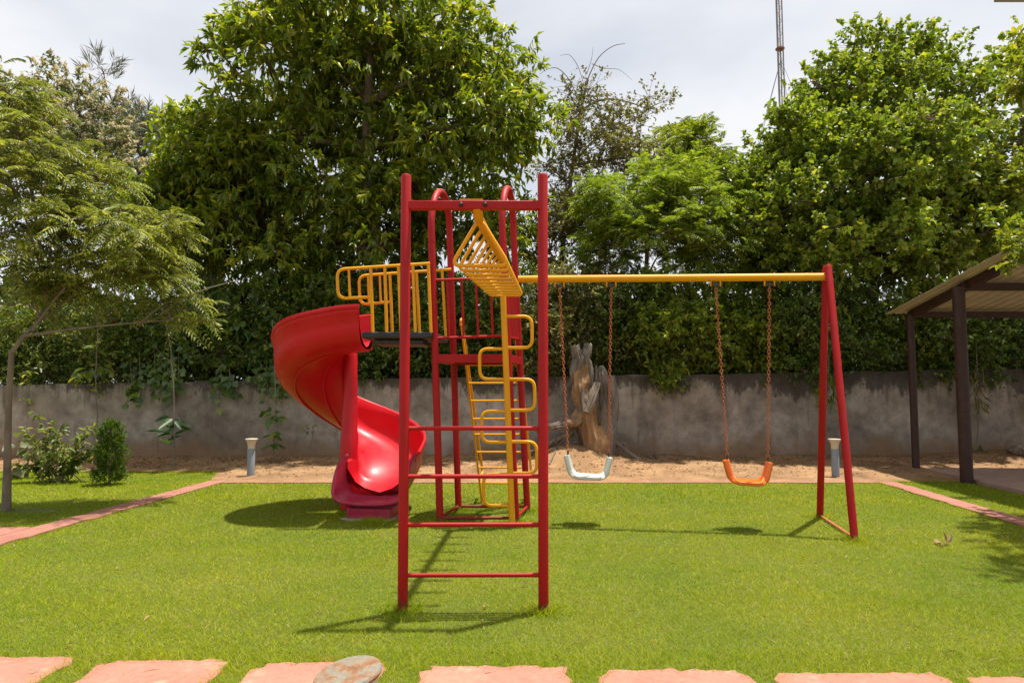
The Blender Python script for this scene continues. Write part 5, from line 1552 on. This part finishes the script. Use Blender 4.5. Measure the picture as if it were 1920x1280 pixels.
# ------------------------------------------------------------------ grass and litter
def in_poly(px, py, poly):
    inside = np.zeros(len(px), bool); n = len(poly); j = n - 1
    for i in range(n):
        xi, yi, xj, yj = poly[i][0], poly[i][1], poly[j][0], poly[j][1]
        c = ((yi > py) != (yj > py)) & (px < (xj - xi) * (py - yi) / (yj - yi + 1e-12) + xi)
        inside ^= c; j = i
    return inside
def lerp_x(a, b, y): return a[0] + (b[0] - a[0]) * (y - a[1]) / (b[1] - a[1])
def grass():
    rng = np.random.default_rng(401)
    P_, H_, W__ = [], [], []
    bands = [(2.2, 3.0, 6000, .026, .0036), (3.0, 3.6, 19000, .022, .0029), (3.6, 4.6, 15000, .019, .0033), (4.6, 6.0, 10000, .018, .0042), (6.0, 8.0, 6000, .019, .0058), (8.0, 11.2, 3300, .024, .0085)]
    for y0, y1, den, h, w in bands:
        xl = -(y1 * .80 + .5); xr = y1 * .80 + .5
        n = int((xr - xl) * (y1 - y0) * den)
        x, y = rng.uniform(xl, xr, n), rng.uniform(y0, y1, n)
        keep = np.ones(n, bool)
        lk, rk = lerp_x(LK0, LK1, y), lerp_x(RK0, RK1, y)
        keep &= ~((np.abs(x - lk) < .115 + rng.normal(0, .012, n)) & (y < 9.9)) & ~((np.abs(x - rk) < .115 + rng.normal(0, .012, n)) & (y < 9.85))
        main = (x > lk) & (x < rk)
        keep &= ~(main & (y > 9.74 + rng.normal(0, .03, n) + .07 * vnoise(x, y, 4, 31)))
        keep &= ~((x < lk) & (y > 6.02) & (y < 6.66))
        keep &= ~((x < lk) & (y > bed_front(x) + .1 + rng.normal(0, .10, n)))
        keep &= ~((x > rk) & ((x > 6.40 + .05 * vnoise(x, y, 6, 8)) | (y > 10.15 + .25 * vnoise(x, y, 3, 9))))
        keep &= ~((x > 5.0) & (y > 9.85 + .35 * np.clip((x - 5.3), 0, 1)) )
        keep &= ~(((x - ab[0] - .28) / .34) ** 2 + ((y - ab[1]) / .16) ** 2 < rng.uniform(.6, 1.1, n))
        x, y = x[keep], y[keep]
        bad = np.zeros(len(x), bool)
        if y0 < 3.7:
            for s in SLABS:
                if s[:, 1].max() < y0 or s[:, 1].min() > y1: continue
                cs = s.mean(0)
                bad |= in_poly(x, y, cs + (s - cs) * np.where(rng.random() < .5, .93, .95))
        front = y < 3.0
        x, y = x[~bad], y[~bad]
        # thin, worn turf
        thin = vnoise(x, y, 2.2, 21) + .6 * vnoise(x, y, 7.5, 22)
        k2 = rng.random(len(x)) < np.clip(1.15 - .35 * np.clip(thin - .35, 0, 2), .35, 1)
        x, y = x[k2], y[k2]
        hh = h * rng.uniform(.45, 1.25, len(x)) * (1 + .22 * vnoise(x, y, 3.1, 23))
        edge = (y < 3.55 + rng.normal(0, .05, len(y)))
        hh = np.where(edge, hh * 1.25, hh)
        lkd = np.minimum(np.abs(x - lerp_x(LK0, LK1, y)), np.abs(x - lerp_x(RK0, RK1, y)))
        hh = np.where(lkd < .2, hh * 1.25, hh)
        P_.append(np.stack([x, y, np.zeros_like(x)], 1)); H_.append(hh); W__.append(np.full(len(x), w))
    # longer tufts round the feet of the equipment
    for f in (posts['l'][0], posts['r'][0], AL[0], AL[-1], AR[0], AR[-1], f1, f2, np.array([ft[0], ft[1] - .28, 0]), np.array([ft[0] - .36, ft[1], 0]), np.array([ft[0] + .1, ft[1] - .30, 0])):
        n = 420
        q = np.array([f[0], f[1], 0]) + np.concatenate([rng.normal(0, .075, (n, 2)), np.zeros((n, 1))], 1)
        P_.append(q); H_.append(rng.uniform(.025, .075, n)); W__.append(np.full(n, .0045))
    p, h, w = np.concatenate(P_), np.concatenate(H_), np.concatenate(W__)
    n = len(p)
    a = rng.uniform(0, 6.283, n); lean = rng.uniform(.4, 2.0, n) * h
    side = np.stack([np.cos(a), np.sin(a), np.zeros(n)], 1)
    b = rng.uniform(0, 6.283, n)
    ld = np.stack([np.cos(b), np.sin(b), np.zeros(n)], 1)
    up = np.array([0, 0, 1.])
    V = np.stack([p - side * w[:, None] * .5, p + side * w[:, None] * .5, p + ld * lean[:, None] + up * h[:, None]], 1)
    F = np.arange(n * 3).reshape(-1, 3)
    o = np_mesh('grass', V.reshape(-1, 3), F, M['grass'])
    return tag(o, 'short bright green mown grass blades', 'grass', kind='stuff'), n
_, NGRASS = grass()

# stray dry stalks in the turf
rng = np.random.default_rng(411)
n = 1500
x, y = rng.uniform(-5, 5, n), rng.uniform(3.25, 9.5, n)
k = (np.abs(x) < y * .8) & (x > -4.1) & (x < 4.6)
x, y = x[k], y[k]; n = len(x)
a = rng.uniform(0, 6.283, n); L = rng.uniform(.02, .09, n)
p = np.stack([x, y, rng.uniform(.012, .03, n)], 1)
V, F = leaves4(p, np.stack([np.cos(a), np.sin(a), rng.uniform(-.1, .3, n)], 1), np.tile([0, 0, 1.], (n, 1)), L, np.full(n, .0035), 0, .1)
tag(np_mesh('dry_clippings', V, F, M['leaf_dry']), 'dry straw-coloured clippings scattered in the grass', 'clippings', kind='stuff')
# leaf litter and twigs on the soil
n = 5200
x = rng.uniform(-9.5, 10, n); y = bed_front(x) + (WALL_Y(x) - bed_front(x)) * rng.uniform(.03, 1, n) ** .6
k = ~((x > 6.3) & (y < 11.2)); x, y = x[k], y[k]; n = len(x)
p = np.stack([x, y, bed_z(x, y) + .008], 1); a = rng.uniform(0, 6.283, n)
V, F = leaves4(p, np.stack([np.cos(a), np.sin(a), rng.uniform(-.1, .35, n)], 1), nrm(np.array([0, 0, 1.]) + rng.normal(0, .3, (n, 3))), rng.uniform(.015, .07, n), rng.uniform(.006, .028, n), .25, .2)
tag(np_mesh('leaf_litter', V, F, M['leaf_dry']), 'dry leaf litter strewn over the soil along the wall', 'leaf litter', kind='stuff')
# single fallen leaves one can pick out on the lawn
for (u, v) in ((221, 1067), (279, 1161), (30, 1028), (85, 1032), (350, 938), (1076, 935), (1254, 950), (1590, 1047), (1684, 995), (906, 1143), (160, 920), (290, 949), (216, 936)):
    c = G(u, v); c[2] = .022
    m_ = 3
    V, F = leaves6(c + rng.normal(0, .008, (1, 3)) * [1, 1, .2], nrm(rng.normal(size=(1, 3)) * [1, 1, .25]), nrm(np.array([[0, 0, 1.]]) + rng.normal(0, .35, (1, 3))), np.array([rng.uniform(.03, .055)]), np.array([rng.uniform(.014, .028)]), .25, .3)
    tag(np_mesh('fallen_leaf', V, F, M['leaf_dry'], off=tuple(c)), 'single dry leaf fallen on the lawn', 'leaf', 'fallen leaves on the lawn').location = tuple(c)
# crumpled scrap on the lawn by the shelter
c = G(1772, 1024); c[2] = .03
V, F = leaves6(c + rng.normal(0, .018, (5, 3)) * [1, 1, .4], rand_dir(5, rng), rand_dir(5, rng), np.full(5, .09), np.full(5, .045), .3, .4)
tag(np_mesh('withered_leaf', V, F, M['leaf_dry'], off=tuple(c)), 'curled withered leaf clump lying on the lawn beside the tree shade', 'leaf').location = tuple(c)
